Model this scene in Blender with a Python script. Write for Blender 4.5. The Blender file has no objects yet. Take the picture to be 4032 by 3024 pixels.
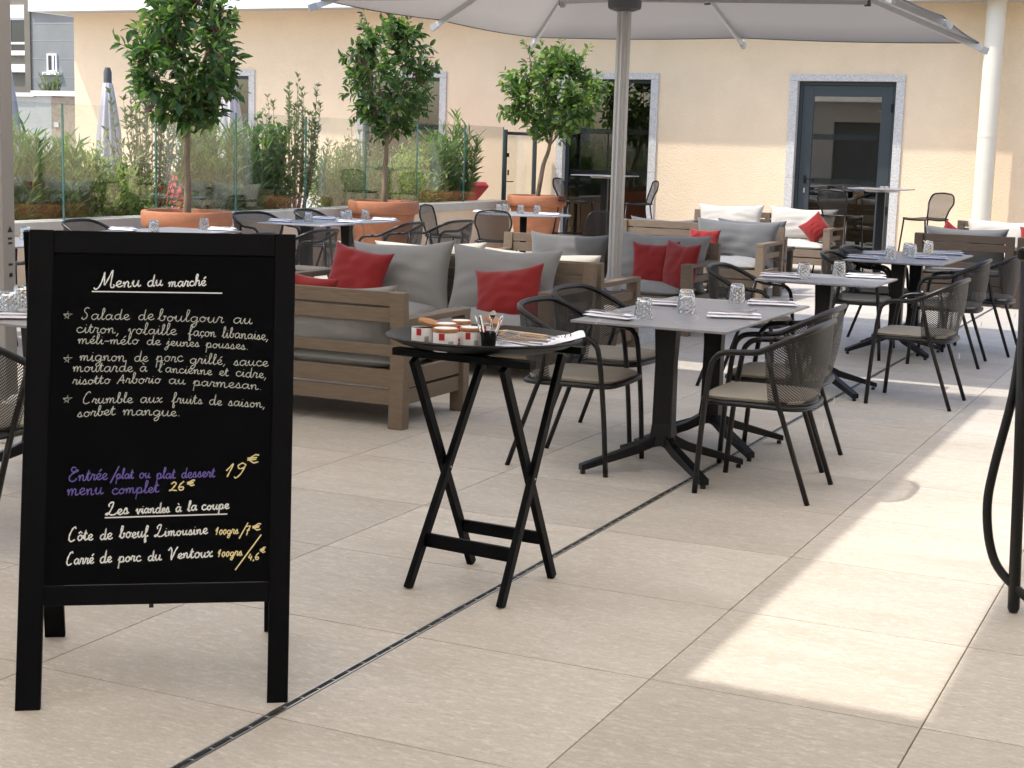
import bpy, math, random
import numpy as np
from mathutils import Vector, Matrix
rnd = random.Random(7)
S = bpy.context.scene
C = S.collection

# ---------------------------------------------------------------- camera, sky, sun, exposure
cam = bpy.data.cameras.new('camera'); camo = bpy.data.objects.new('camera', cam); C.objects.link(camo)
P_, R_, Y_ = 0.15329119, 0.02911091, -0.43514177
fwd = Vector((math.sin(Y_), math.cos(Y_), 0)); rgt = Vector((math.cos(Y_), -math.sin(Y_), 0)); upv = Vector((0, 0, 1))
f2 = fwd*math.cos(P_) - upv*math.sin(P_); u2 = upv*math.cos(P_) + fwd*math.sin(P_)
r3 = rgt*math.cos(R_) + u2*math.sin(R_); u3 = u2*math.cos(R_) - rgt*math.sin(R_)
camo.matrix_world = Matrix(((r3.x, u3.x, -f2.x, 0), (r3.y, u3.y, -f2.y, 0), (r3.z, u3.z, -f2.z, 1.56), (0, 0, 0, 1)))
cam.sensor_width = 36; cam.lens = 36*6078.8/4032; cam.clip_start = 0.05; cam.clip_end = 2000
S.camera = camo
W = bpy.data.worlds.new('World'); S.world = W; W.use_nodes = True
nt = W.node_tree; bg = nt.nodes['Background']
sky = nt.nodes.new('ShaderNodeTexSky'); sky.sky_type = 'NISHITA'; sky.sun_disc = False
SUN = Vector((0.47, 0.38, -1.0)).normalized()
sky.sun_elevation = math.asin(-SUN.z); sky.sun_rotation = math.atan2(-SUN.x, -SUN.y)
sky.air_density = 1.0; sky.dust_density = 2.5; sky.ozone_density = 1.0
nt.links.new(sky.outputs[0], bg.inputs[0]); bg.inputs[1].default_value = 0.15
sl = bpy.data.lights.new('sun', 'SUN'); sl.energy = 1.85; sl.angle = math.radians(0.9); sl.color = (1.0, .955, .88)
so = bpy.data.objects.new('sun', sl); C.objects.link(so); so.location = (-5, -5, 20); so.rotation_euler = SUN.to_track_quat('-Z', 'Y').to_euler()
S.view_settings.view_transform = 'Standard'; S.view_settings.look = 'None'; S.view_settings.gamma = 1
S.view_settings.exposure = 1.24
S.render.engine = 'CYCLES'

# ---------------------------------------------------------------- materials
MATS = {}
def mat(name, col, rough=.6, metal=0, spec=.5, var=0.0, vscale=6, bump=0.0, bscale=60, stretch=None, col2=None, sheen=0, coat=0, trans=0, detail=5):
    m = bpy.data.materials.new(name); m.use_nodes = True; n = m.node_tree.nodes; l = m.node_tree.links
    b = n['Principled BSDF']; b.inputs['Base Color'].default_value = (*col, 1); b.inputs['Roughness'].default_value = rough
    b.inputs['Metallic'].default_value = metal; b.inputs['Specular IOR Level'].default_value = spec
    if coat: b.inputs['Coat Weight'].default_value = coat
    if sheen: b.inputs['Sheen Weight'].default_value = sheen
    tc = n.new('ShaderNodeTexCoord'); mp = n.new('ShaderNodeMapping'); l.new(tc.outputs['Object'], mp.inputs[0])
    if stretch: mp.inputs['Scale'].default_value = stretch
    if var or col2:
        t = n.new('ShaderNodeTexNoise'); t.inputs['Scale'].default_value = vscale; t.inputs['Detail'].default_value = detail
        t.inputs['Roughness'].default_value = .65
        l.new(mp.outputs[0], t.inputs['Vector'])
        mx = n.new('ShaderNodeMix'); mx.data_type = 'RGBA'
        c2 = col2 if col2 else tuple(max(0, c*(1-var)) for c in col); c1 = tuple(min(1, c*(1+var*.6)) for c in col) if not col2 else col
        mx.inputs[6].default_value = (*c1, 1); mx.inputs[7].default_value = (*c2, 1)
        rp = n.new('ShaderNodeMapRange'); rp.inputs[1].default_value = .3; rp.inputs[2].default_value = .7
        l.new(t.outputs[0], rp.inputs[0]); l.new(rp.outputs[0], mx.inputs[0]); l.new(mx.outputs[2], b.inputs['Base Color'])
    if bump:
        t2 = n.new('ShaderNodeTexNoise'); t2.inputs['Scale'].default_value = bscale; t2.inputs['Detail'].default_value = 4
        l.new(mp.outputs[0], t2.inputs['Vector']); bp = n.new('ShaderNodeBump'); bp.inputs['Strength'].default_value = bump; bp.inputs['Distance'].default_value = .014 if name == 'stucco' else .01
        l.new(t2.outputs[0], bp.inputs['Height']); l.new(bp.outputs[0], b.inputs['Normal'])
    MATS[name] = m; return m
def transl(m, w, col):          # let some light through thin cloth or a leaf
    n = m.node_tree.nodes; l = m.node_tree.links; b = n['Principled BSDF']; o = n['Material Output']
    t = n.new('ShaderNodeBsdfTranslucent'); t.inputs[0].default_value = (*col, 1); mx = n.new('ShaderNodeMixShader'); mx.inputs[0].default_value = w
    l.new(b.outputs[0], mx.inputs[1]); l.new(t.outputs[0], mx.inputs[2]); l.new(mx.outputs[0], o.inputs[0])
mat('stucco', (.80, .635, .445), .9, spec=.2, var=.06, vscale=1.2, bump=.8, bscale=46)
mat('stucco_smooth', (.78, .60, .42), .9, spec=.2, var=.12, vscale=1.5, bump=.2, bscale=90)
mat('coping', (.52, .48, .41), .8, var=.1, vscale=3, bump=.1)
mat('granite', (.66, .64, .61), .6, col2=(.40, .385, .37), vscale=55, bump=.15, bscale=80, detail=2)
mat('granite_pale', (.55, .56, .55), .7, var=.15, vscale=20)
mat('door_metal', (.030, .040, .044), .45, metal=0, spec=.5)
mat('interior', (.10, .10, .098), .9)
mat('white_metal', (.80, .82, .82), .5)
mat('fascia', (.86, .90, .90), .45, var=.03)
mat('column_paint', (.66, .62, .52), .6, var=.03)
mat('tile', (.56, .50, .43), .5, spec=.35)
mat('grout', (.20, .15, .10), .9)
mat('drain_dark', (.012, .012, .012), .7)
mat('steel', (.55, .54, .52), .35, metal=1)
mat('cutlery', (.78, .78, .78), .16, metal=1)
mat('teak', (.19, .145, .10), .7, spec=.3, col2=(.145, .108, .077), vscale=9, stretch=(1, 9, 9), bump=.25, bscale=24)
mat('teak_dark', (.060, .043, .031), .65, spec=.25, col2=(.042, .030, .022), vscale=9, stretch=(1, 9, 9), bump=.2, bscale=24)
mat('grey_cloth', (.235, .232, .222), .95, spec=.1, var=.07, vscale=220, bump=.25, bscale=420, sheen=.2)
mat('dark_cloth', (.125, .127, .126), .95, spec=.1, var=.08, vscale=220, bump=.25, bscale=420, sheen=.2)
mat('white_cloth', (.48, .45, .40), .95, spec=.1, var=.05, vscale=220, bump=.2, bscale=420)
mat('red_cloth', (.22, .019, .018), .95, spec=.1, var=.14, vscale=200, bump=.3, bscale=300, sheen=.25)
mat('black_metal', (.006, .0063, .0067), .4, spec=.28)
mat('chair_metal', (.006, .0056, .0058), .36, spec=.38)
mat('seat_pad', (.30, .272, .225), .85, spec=.2, var=.05, bump=.1, bscale=200)
mat('board_paint', (.0022, .0025, .0036), .5, spec=.10, var=.3, vscale=3)
mat('board_surface', (.0022, .0026, .0034), .75, spec=.06, var=.35, vscale=5)
mat('table_top', (.27, .265, .275), .32, spec=.5)
mat('table_edge', (.05, .05, .05), .5)
mat('terracotta', (.50, .20, .095), .85, col2=(.38, .15, .075), vscale=5, bump=.15, bscale=30, stretch=(1, 1, 3))
mat('terracotta_old', (.38, .12, .06), .85, var=.2)
mat('soil', (.12, .08, .05), 1, var=.5, vscale=40, bump=1, bscale=50)
mat('bark', (.30, .215, .135), .9, col2=(.15, .10, .06), vscale=14, stretch=(1, 1, .3), bump=.5, bscale=40)
mat('leaf_dark', (.060, .115, .034), .42, spec=.45, var=.4, vscale=5)
mat('leaf_light', (.17, .27, .065), .45, spec=.4, var=.3, vscale=5)
mat('leaf_red', (.10, .028, .025), .5, var=.3)
mat('leaf_oleander', (.14, .23, .10), .5, spec=.4, var=.4, vscale=3)
mat('leaf_lime', (.32, .42, .11), .5, var=.35, vscale=3)
mat('leaf_olive', (.20, .225, .13), .55, var=.35, vscale=3)
mat('leaf_bush', (.16, .24, .10), .5, var=.4, vscale=3)
for k, c in (('leaf_dark', (.10, .22, .03)), ('leaf_light', (.25, .38, .06)), ('leaf_oleander', (.18, .32, .07)), ('leaf_lime', (.42, .52, .10)), ('leaf_olive', (.22, .26, .10)), ('leaf_bush', (.22, .32, .08))):
    transl(MATS[k], .4, c)
mat('canopy', (.60, .58, .56), .9, spec=.1, var=.03, vscale=300); transl(MATS['canopy'], .55, (.56, .535, .51))
mat('awning', (.74, .70, .64), .9, spec=.1); transl(MATS['awning'], .8, (.92, .875, .80))
mat('parasol_cloth', (.56, .53, .54), .9, spec=.1, var=.06, vscale=4)
mat('parasol_cap', (.09, .092, .10), .7)
mat('alu', (.42, .41, .40), .38, metal=.7)
mat('alu_pale', (.55, .55, .55), .4, metal=.4)
mat('post_paint', (.27, .26, .25), .5, metal=.3)
mat('napkin', (.86, .86, .92), .9, spec=.1, var=.04, vscale=30, bump=.2, bscale=120)
mat('ink', (.012, .012, .014), .7)
mat('label_white', (.82, .80, .78), .6)
mat('label_red', (.50, .02, .03), .6)
mat('label_tan', (.62, .42, .26), .6)
mat('cork', (.50, .26, .12), .85, col2=(.30, .13, .06), vscale=60)
mat('bamboo', (.62, .38, .17), .6, var=.2, vscale=10, stretch=(1, 8, 8))
mat('tray', (.006, .0062, .007), .5, spec=.22, bump=.06, bscale=200)
mat('chalk_white', (.80, .82, .80), .9)
mat('chalk_thin', (.52, .54, .49), .9)
mat('chalk_purple', (.16, .125, .42), .9)
mat('chalk_yellow', (.80, .70, .36), .9)
mat('lounger_red', (.62, .055, .08), .8, var=.1)
mat('garden_white', (.80, .80, .78), .7)
mat('render_grey', (.27, .275, .265), .9, spec=.1, var=.10, vscale=1.2, bump=.1, bscale=20)
mat('render_taupe', (.215, .195, .16), .9, spec=.1, var=.08, vscale=1.5)
mat('plaster_pale', (.42, .42, .40), .9, var=.08, vscale=1.5)
mat('rubble', (.36, .29, .215), .9, col2=(.24, .2, .16), vscale=9, bump=.6, bscale=14)
mat('pvc', (.82, .83, .85), .4)
mat('dark_glass', (.02, .022, .026), .06, spec=.8)
mat('rear_glass', (.13, .14, .14), .15, spec=.6)
mat('rear_wall', (.62, .58, .52), .9, var=.04)
mat('garden_floor', (.50, .46, .41), .9, var=.12, vscale=.8)
mat('earth', (.33, .31, .27), 1, var=.2, vscale=.3)
mat('stone_white', (.70, .69, .66), .7, var=.1, vscale=10)
mat('frost', (.62, .68, .66), .7)
mat('sticker', (.75, .75, .72), .5)

def glassy(name, tint, refl=1.0, rough=.0):      # thin clear sheet: fresnel reflection over tinted see-through
    m = bpy.data.materials.new(name); m.use_nodes = True; n = m.node_tree.nodes; l = m.node_tree.links; o = n['Material Output']
    n.remove(n['Principled BSDF']); t = n.new('ShaderNodeBsdfTransparent'); t.inputs[0].default_value = (*tint, 1)
    g = n.new('ShaderNodeBsdfGlossy'); g.inputs['Roughness'].default_value = rough
    ge = n.new('ShaderNodeNewGeometry'); dt = n.new('ShaderNodeVectorMath'); dt.operation = 'DOT_PRODUCT'; l.new(ge.outputs['Normal'], dt.inputs[0]); l.new(ge.outputs['Incoming'], dt.inputs[1])
    def mth(op, a, v=None, w=None):
        q = n.new('ShaderNodeMath'); q.operation = op
        if isinstance(a, float): q.inputs[0].default_value = a
        else: l.new(a, q.inputs[0])
        if v is not None:
            if isinstance(v, float): q.inputs[1].default_value = v
            else: l.new(v, q.inputs[1])
        return q.outputs[0]
    c_ = mth('ABSOLUTE', dt.outputs['Value']); om = mth('SUBTRACT', 1.0, c_); p5 = mth('POWER', om, 5.0); fr = mth('ADD', mth('MULTIPLY', p5, .9), .045)
    k = n.new('ShaderNodeMath'); k.operation = 'MULTIPLY'; k.inputs[1].default_value = refl; k.use_clamp = True; l.new(fr, k.inputs[0])
    mx = n.new('ShaderNodeMixShader'); l.new(k.outputs[0], mx.inputs[0]); l.new(t.outputs[0], mx.inputs[1]); l.new(g.outputs[0], mx.inputs[2]); l.new(mx.outputs[0], o.inputs[0])
    MATS[name] = m
glassy('fence_glass', (.955, .975, .965), 1.5)
glassy('door_glass', (.5, .53, .53), 3.5, .004)
glassy('frost_strip', (.62, .68, .65), .6, .4)
mat('glass_edge', (.06, .17, .15), .15, spec=.8)
m = bpy.data.materials.new('tumbler_glass'); m.use_nodes = True; n = m.node_tree.nodes; b = n['Principled BSDF']
b.inputs['Base Color'].default_value = (.88, .89, .90, 1); b.inputs['Roughness'].default_value = .01; b.inputs['IOR'].default_value = 1.5; b.inputs['Transmission Weight'].default_value = 1
MATS['tumbler_glass'] = m

# floor tile colour: mottled limestone with pale and dark flecks, a slight shade of its own per tile
m = MATS['tile']; n = m.node_tree.nodes; l = m.node_tree.links; b = n['Principled BSDF']
g = n.new('ShaderNodeNewGeometry'); oi = n.new('ShaderNodeObjectInfo')
mp = n.new('ShaderNodeMapping'); mp.inputs['Scale'].default_value = (1, 2.6, 1); mp.inputs['Rotation'].default_value = (0, 0, .15); l.new(g.outputs['Position'], mp.inputs[0])
off = n.new('ShaderNodeVectorMath'); off.operation = 'ADD'; sc = n.new('ShaderNodeMath'); sc.operation = 'MULTIPLY'; sc.inputs[1].default_value = 37
l.new(oi.outputs['Random'], sc.inputs[0]); l.new(mp.outputs[0], off.inputs[0]); l.new(sc.outputs[0], off.inputs[1])
def noise(s, d, r=.6):
    t = n.new('ShaderNodeTexNoise'); t.inputs['Scale'].default_value = s; t.inputs['Detail'].default_value = d; t.inputs['Roughness'].default_value = r
    l.new(off.outputs[0], t.inputs['Vector']); return t
def mrange(src, a, c_, lo, hi):
    r = n.new('ShaderNodeMapRange'); r.inputs[1].default_value = a; r.inputs[2].default_value = c_; r.inputs[3].default_value = lo; r.inputs[4].default_value = hi
    l.new(src, r.inputs[0]); return r.outputs[0]
def mixc(fac, a, bcol):
    x = n.new('ShaderNodeMix'); x.data_type = 'RGBA'; l.new(fac, x.inputs[0])
    for s_, v in ((6, a), (7, bcol)):
        if isinstance(v, tuple): x.inputs[s_].default_value = (*v, 1)
        else: l.new(v, x.inputs[s_])
    return x.outputs[2]
c1 = mixc(mrange(noise(1.6, 5).outputs[0], .3, .7, 0, 1), (.455, .412, .348), (.545, .505, .442))
c2 = mixc(mrange(noise(22, 6, .75).outputs[0], .50, .64, 0, .75), c1, (.68, .645, .575))
c3 = mixc(mrange(noise(30, 5, .8).outputs[0], .55, .70, 0, .8), c2, (.31, .265, .205))
c4 = mixc(mrange(noise(70, 3, .7).outputs[0], .40, .62, 0, .38), c3, (.38, .33, .28))
c4 = mixc(mrange(noise(.9, 3).outputs[0], .50, .72, 0, .38), c4, (.375, .325, .265))
c4 = mixc(mrange(noise(3.3, 6, .8).outputs[0], .60, .74, 0, .5), c4, (.62, .58, .51))
hv = n.new('ShaderNodeHueSaturation'); l.new(c4, hv.inputs['Color']); l.new(mrange(oi.outputs['Random'], 0, 1, .90, 1.06), hv.inputs['Value'])
l.new(hv.outputs[0], b.inputs['Base Color']); l.new(mrange(noise(8, 4).outputs[0], .3, .7, .42, .62), b.inputs['Roughness'])
bp = n.new('ShaderNodeBump'); bp.inputs['Strength'].default_value = .12; bp.inputs['Distance'].default_value = .004; l.new(noise(60, 4).outputs[0], bp.inputs['Height']); l.new(bp.outputs[0], b.inputs['Normal'])
# pale veins in the table tops
m = MATS['table_top']; n = m.node_tree.nodes; l = m.node_tree.links; b = n['Principled BSDF']
g = n.new('ShaderNodeNewGeometry'); off = n.new('ShaderNodeVectorMath'); off.operation = 'ADD'; off.inputs[1].default_value = (3, 1, 0); l.new(g.outputs['Position'], off.inputs[0])
w = noise(1.1, 2); ab = n.new('ShaderNodeMath'); ab.operation = 'SUBTRACT'; ab.inputs[1].default_value = .5; l.new(w.outputs[0], ab.inputs[0])
a2 = n.new('ShaderNodeMath'); a2.operation = 'ABSOLUTE'; l.new(ab.outputs[0], a2.inputs[0])
l.new(mixc(mrange(a2.outputs[0], 0, .006, .8, 0), (.235, .23, .24), (.50, .49, .49)), b.inputs['Base Color'])
# perforated steel mesh of the chair shells: holes follow the sheet's own UVs
m = bpy.data.materials.new('perforated'); m.use_nodes = True; n = m.node_tree.nodes; l = m.node_tree.links; b = n['Principled BSDF']; o = n['Material Output']
b.inputs['Base Color'].default_value = (.014, .0135, .013, 1); b.inputs['Roughness'].default_value = .5
uv = n.new('ShaderNodeTexCoord'); vo = n.new('ShaderNodeTexVoronoi'); vo.voronoi_dimensions = '2D'; vo.inputs['Randomness'].default_value = 0.0; vo.inputs['Scale'].default_value = 110
rot = n.new('ShaderNodeMapping'); rot.inputs['Rotation'].default_value = (0, 0, .785); l.new(uv.outputs['UV'], rot.inputs[0]); l.new(rot.outputs[0], vo.inputs['Vector'])
lt = n.new('ShaderNodeMath'); lt.operation = 'LESS_THAN'; lt.inputs[1].default_value = .335; l.new(vo.outputs['Distance'], lt.inputs[0])
tr = n.new('ShaderNodeBsdfTransparent'); mx = n.new('ShaderNodeMixShader'); l.new(lt.outputs[0], mx.inputs[0]); l.new(b.outputs[0], mx.inputs[1]); l.new(tr.outputs[0], mx.inputs[2]); l.new(mx.outputs[0], o.inputs[0])
MATS['perforated'] = m

# ---------------------------------------------------------------- mesh helpers
class MB:
    def __init__(s): s.v = []; s.f = []; s.m = []; s.uv = None
    def add(s, vs, fs, mi=0):
        o = len(s.v); s.v += [tuple(x) for x in vs]; s.f += [tuple(i+o for i in f) for f in fs]; s.m += [mi]*len(fs); return s
    def box(s, x0, y0, z0, x1, y1, z1, mi=0, top=None):
        vs = [(x0, y0, z0), (x1, y0, z0), (x1, y1, z0), (x0, y1, z0), (x0, y0, z1), (x1, y0, z1), (x1, y1, z1), (x0, y1, z1)]
        return s.add(vs, [(3, 2, 1, 0), (4, 5, 6, 7), (0, 1, 5, 4), (1, 2, 6, 5), (2, 3, 7, 6), (3, 0, 4, 7)], mi)
    def bar(s, a, b, w, h, upv_=(0, 0, 1), mi=0):     # rectangular bar from a to b, w across, h along up
        a = Vector(a); b = Vector(b); d = (b-a).normalized(); u = Vector(upv_); x = d.cross(u)
        if x.length < 1e-4: x = d.cross(Vector((0, 1, 0)))
        x.normalize(); u = x.cross(d).normalized(); vs = []
        for p in (a, b):
            for i, j in ((-1, -1), (1, -1), (1, 1), (-1, 1)): vs.append(p + x*(i*w/2) + u*(j*h/2))
        return s.add(vs, [(0, 1, 2, 3), (7, 6, 5, 4), (0, 4, 5, 1), (1, 5, 6, 2), (2, 6, 7, 3), (3, 7, 4, 0)], mi)
    def tube(s, pts, r, n=8, closed=False, mi=0, flat=1.0):
        pts = [Vector(p) for p in pts]; N = len(pts); rs = r if isinstance(r, (list, tuple)) else [r]*N
        nrm = None; vs = []
        for i, p in enumerate(pts):
            d = (pts[(i+1) % N] - pts[i-1]) if (closed or 0 < i < N-1) else (pts[1]-pts[0] if i == 0 else pts[-1]-pts[-2])
            d.normalize()
            if nrm is None: nrm = d.orthogonal().normalized()
            nrm = (nrm - d*nrm.dot(d)).normalized(); bn = d.cross(nrm)
            for k in range(n):
                a = 2*math.pi*k/n; vs.append(p + nrm*(math.cos(a)*rs[i]) + bn*(math.sin(a)*rs[i]*flat))
        fs = []
        for i in range(N if closed else N-1):
            j = (i+1) % N
            for k in range(n): k2 = (k+1) % n; fs.append((i*n+k, i*n+k2, j*n+k2, j*n+k))
        if not closed: fs.append(tuple(range(n))[::-1]); fs.append(tuple((N-1)*n+k for k in range(n)))
        return s.add(vs, fs, mi)
    def lathe(s, prof, n=24, c=(0, 0, 0), mi=0, cap=True, rad=None):
        vs = []; fs = []; N = len(prof)
        for i, (r, z) in enumerate(prof):
            for k in range(n):
                a = 2*math.pi*k/n; rr = r*(rad(a, z, i) if rad else 1); vs.append((c[0]+rr*math.cos(a), c[1]+rr*math.sin(a), c[2]+z))
        for i in range(N-1):
            for k in range(n): k2 = (k+1) % n; fs.append((i*n+k, i*n+k2, (i+1)*n+k2, (i+1)*n+k))
        if cap: fs.append(tuple(range(n))[::-1]); fs.append(tuple((N-1)*n+k for k in range(n)))
        return s.add(vs, fs, mi)
    def xf(s, M): s.v = [tuple(M @ Vector(v)) for v in s.v]; return s
    def mesh(s, name, mats, smooth=False):
        me = bpy.data.meshes.new(name); me.from_pydata(s.v, [], s.f)
        for k in (mats if isinstance(mats, (list, tuple)) else [mats]): me.materials.append(MATS[k])
        if any(s.m): me.polygons.foreach_set('material_index', s.m)
        if smooth: me.polygons.foreach_set('use_smooth', [True]*len(s.f))
        if s.uv:
            ul = me.uv_layers.new(name='UVMap'); flat = []
            for f in s.f:
                for i in f: flat += list(s.uv[i])
            ul.data.foreach_set('uv', flat)
        me.update(); return me
    def obj(s, name, mats, parent=None, smooth=False, bevel=0, kind=None, seg=2, auto=False):
        me = s.mesh(name, mats, smooth); o = bpy.data.objects.new(name, me); C.objects.link(o)
        if parent: o.parent = parent
        if bevel:
            md = o.modifiers.new('bevel', 'BEVEL'); md.width = bevel; md.segments = seg; md.limit_method = 'ANGLE'; md.angle_limit = .6
        if smooth and auto: me.set_sharp_from_angle(angle=math.radians(40))
        if kind: o['kind'] = kind
        return o
def smooth(pts, sub=5, closed=False):
    P = [Vector(p) for p in pts]; n = len(P); out = []
    for i in range(n if closed else n-1):
        a = P[i-1] if (closed or i > 0) else P[0]*2-P[1]; b = P[i]; c = P[(i+1) % n]; d = P[(i+2) % n] if (closed or i+2 < n) else P[-1]*2-P[-2]
        for k in range(sub):
            t = k/sub; out.append(.5*((2*b)+(c-a)*t+(2*a-5*b+4*c-d)*t*t+(-a+3*b-3*c+d)*t**3))
    if not closed: out.append(P[-1])
    return out
def tag(o, label, cat, group=None):
    o['label'] = label; o['category'] = cat
    if group: o['group'] = group
    return o
def thing(name, label, cat, loc=(0, 0, 0), rz=0, group=None):
    o = bpy.data.objects.new(name, None); C.objects.link(o); o.location = loc; o.rotation_euler = (0, 0, rz); o.empty_display_size = .1
    return tag(o, label, cat, group)
def struct(o): o['kind'] = 'structure'; return o
def dup(root, label, loc=None, rz=None, group=None, scale=None):
    def cp(o, par):
        c = o.copy(); C.objects.link(c); c.parent = par
        for ch in [x for x in KIDS.get(o.name, [])]: cp(ch, c)
        return c
    r = cp(root, None); r['label'] = label
    if loc is not None: r.location = loc
    if rz is not None: r.rotation_euler = (r.rotation_euler[0], r.rotation_euler[1], rz)
    if group: r['group'] = group
    if scale: r.scale = scale
    return r
KIDS = {}
def remember(root):
    for o in list(C.objects):
        if o.parent is not None:
            pass
    def walk(o):
        KIDS[o.name] = [x for x in C.objects if x.parent == o]
        for k in KIDS[o.name]: walk(k)
    walk(root); return root
def pts_mesh(name, V, F, matn, mi=None, smooth=False):
    me = bpy.data.meshes.new(name); nv = len(V); nf = len(F)
    me.vertices.add(nv); me.vertices.foreach_set('co', np.asarray(V, dtype=np.float32).ravel())
    k = F.shape[1]; me.loops.add(nf*k); me.loops.foreach_set('vertex_index', F.astype(np.int32).ravel())
    me.polygons.add(nf); me.polygons.foreach_set('loop_start', np.arange(nf, dtype=np.int32)*k); me.polygons.foreach_set('loop_total', np.full(nf, k, dtype=np.int32))
    for q in (matn if isinstance(matn, (list, tuple)) else [matn]): me.materials.append(MATS[q])
    if mi is not None: me.polygons.foreach_set('material_index', np.asarray(mi, dtype=np.int32))
    if smooth: me.polygons.foreach_set('use_smooth', np.ones(nf, dtype=bool))
    me.update(calc_edges=True); return me

PI = math.pi
# ================================================================ SETTING
# ---- ground, garden floor
struct(MB().box(-400, -200, -1.2, 400, 600, -.5).obj('ground', 'earth'))
struct(MB().box(-34, 4, -.5, -10.55, 30, -.012).obj('garden_floor', 'garden_floor'))
struct(MB().box(-10.6, -6, -.4, 6, 23.25, -.0122).obj('terrace_slab', 'grout'))
# ---- tiled terrace floor: one object per tile where they can be told apart
TS = .8035
floor = struct(MB().box(-10.5, -2.0, -.0121, 6, 23.2, -.006).obj('terrace_floor', 'grout'))
xs = [-2.275-.0 + .011 + i*0 for i in range(1)]
right = [(-2.262 + i*.796 + .0015, -2.262 + (i+1)*.796 - .0015) for i in range(0, 6)]
left = [(-2.290 - (i+1)*.812 + .0015, -2.290 - i*.812 - .0015) for i in range(0, 10)]
tile_meshes = {}
far = MB(); cnt = 0
for x0, x1 in right + left:
    for j in range(-6, 26):
        y0 = 3.385 + j*TS + .0015; y1 = y0 + TS - .003
        if y1 > 23.2: y1 = 23.19
        if y0 > 23.1: continue
        near_vis = (x1 > -1.0*y1 - .3) and (x0 < -.06*y0 + .3) and y1 > 2.6 and y1 < 16.8
        if near_vis:
            w = round(x1-x0, 4)
            if w not in tile_meshes:
                tm = MB(); tm.add([(0, 0, -.006), (w, 0, -.006), (w, TS-.003, -.006), (0, TS-.003, -.006), (.001, .001, 0), (w-.001, .001, 0), (w-.001, TS-.004, 0), (.001, TS-.004, 0)],
                                  [(4, 5, 6, 7), (0, 1, 5, 4), (1, 2, 6, 5), (2, 3, 7, 6), (3, 0, 4, 7)]); tile_meshes[w] = tm.mesh('tile', 'tile')
            t = bpy.data.objects.new('tile', tile_meshes[w]); C.objects.link(t); t.parent = floor; t.location = (x0, y0, 0); cnt += 1
        else: far.box(x0, y0, -.006, x1, y1, 0)
far.obj('tile_field', 'tile', floor, kind='stuff')
# ---- slot drain
dr = thing('slot_drain', 'narrow black slot drain running diagonally across the beige floor tiles', 'drain', (-2.276, 0, 0))
MB().box(-.0085, 2.0, -.0055, .0085, 23.1, -.003).obj('channel', 'drain_dark', dr)
for s in (-1, 1): MB().box(s*.0115-.0025, 2.0, -.006, s*.0115+.0025, 23.1, .002).obj('edge_strip', 'steel', dr)
cb = MB(); y = 2.02
while y < 23: cb.box(-.0088, y, -.005, .0088, y+.004, -.001); y += .085
cb.obj('crossbars', 'alu_pale', dr, kind='stuff')

# ---- cream building across the terrace
YW = 23.2
bld = thing('cream_building', 'long cream stucco building with white fascia across the back of the terrace', 'building')
ops = [(-17.68, -15.96), (-13.86, -12.14), (-10.12, -8.40), (-6.31, -4.59)]
wl = MB(); x = -20.02
for a, b_ in ops:
    wl.box(x, YW, -.3, a, YW+.3, 4.0); wl.box(a, YW, 2.74, b_, YW+.3, 4.0); x = b_
wl.box(x, YW, -.3, 3.5, YW+.3, 4.0); wl.box(-20.02, YW+.3, -.3, -19.72, YW+9, 4.0); wl.obj('wall', 'stucco', bld)
MB().box(-20.36, YW-.75, 3.76, 4.1, YW+9.3, 3.80).obj('soffit', 'plaster_pale', bld)
fx = [-20.4, -19.78, -14.96, -10.74, -6.5, -2.3, 1.9, 4.1]
for a, b_ in zip(fx[:-1], fx[1:]): MB().box(a+.006, YW-.79, 3.73, b_-.006, YW-.755, 4.35).obj('fascia_panel', 'fascia', bld)
for y0, y1 in ((YW-.78, YW+4), (YW+4.01, YW+9.3)): MB().box(-20.40, y0, 3.73, -20.365, y1, 4.35).obj('fascia_panel', 'fascia', bld)
MB().box(-20.36, YW-.74, 3.805, 4.1, YW+9.3, 4.33).obj('roof', 'plaster_pale', bld)
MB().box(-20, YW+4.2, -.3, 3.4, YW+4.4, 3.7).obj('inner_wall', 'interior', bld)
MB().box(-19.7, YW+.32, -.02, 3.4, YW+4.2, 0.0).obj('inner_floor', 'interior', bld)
MB().box(-19.7, YW+.32, 3.6, 3.4, YW+4.2, 3.7).obj('inner_ceiling', 'interior', bld)
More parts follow.
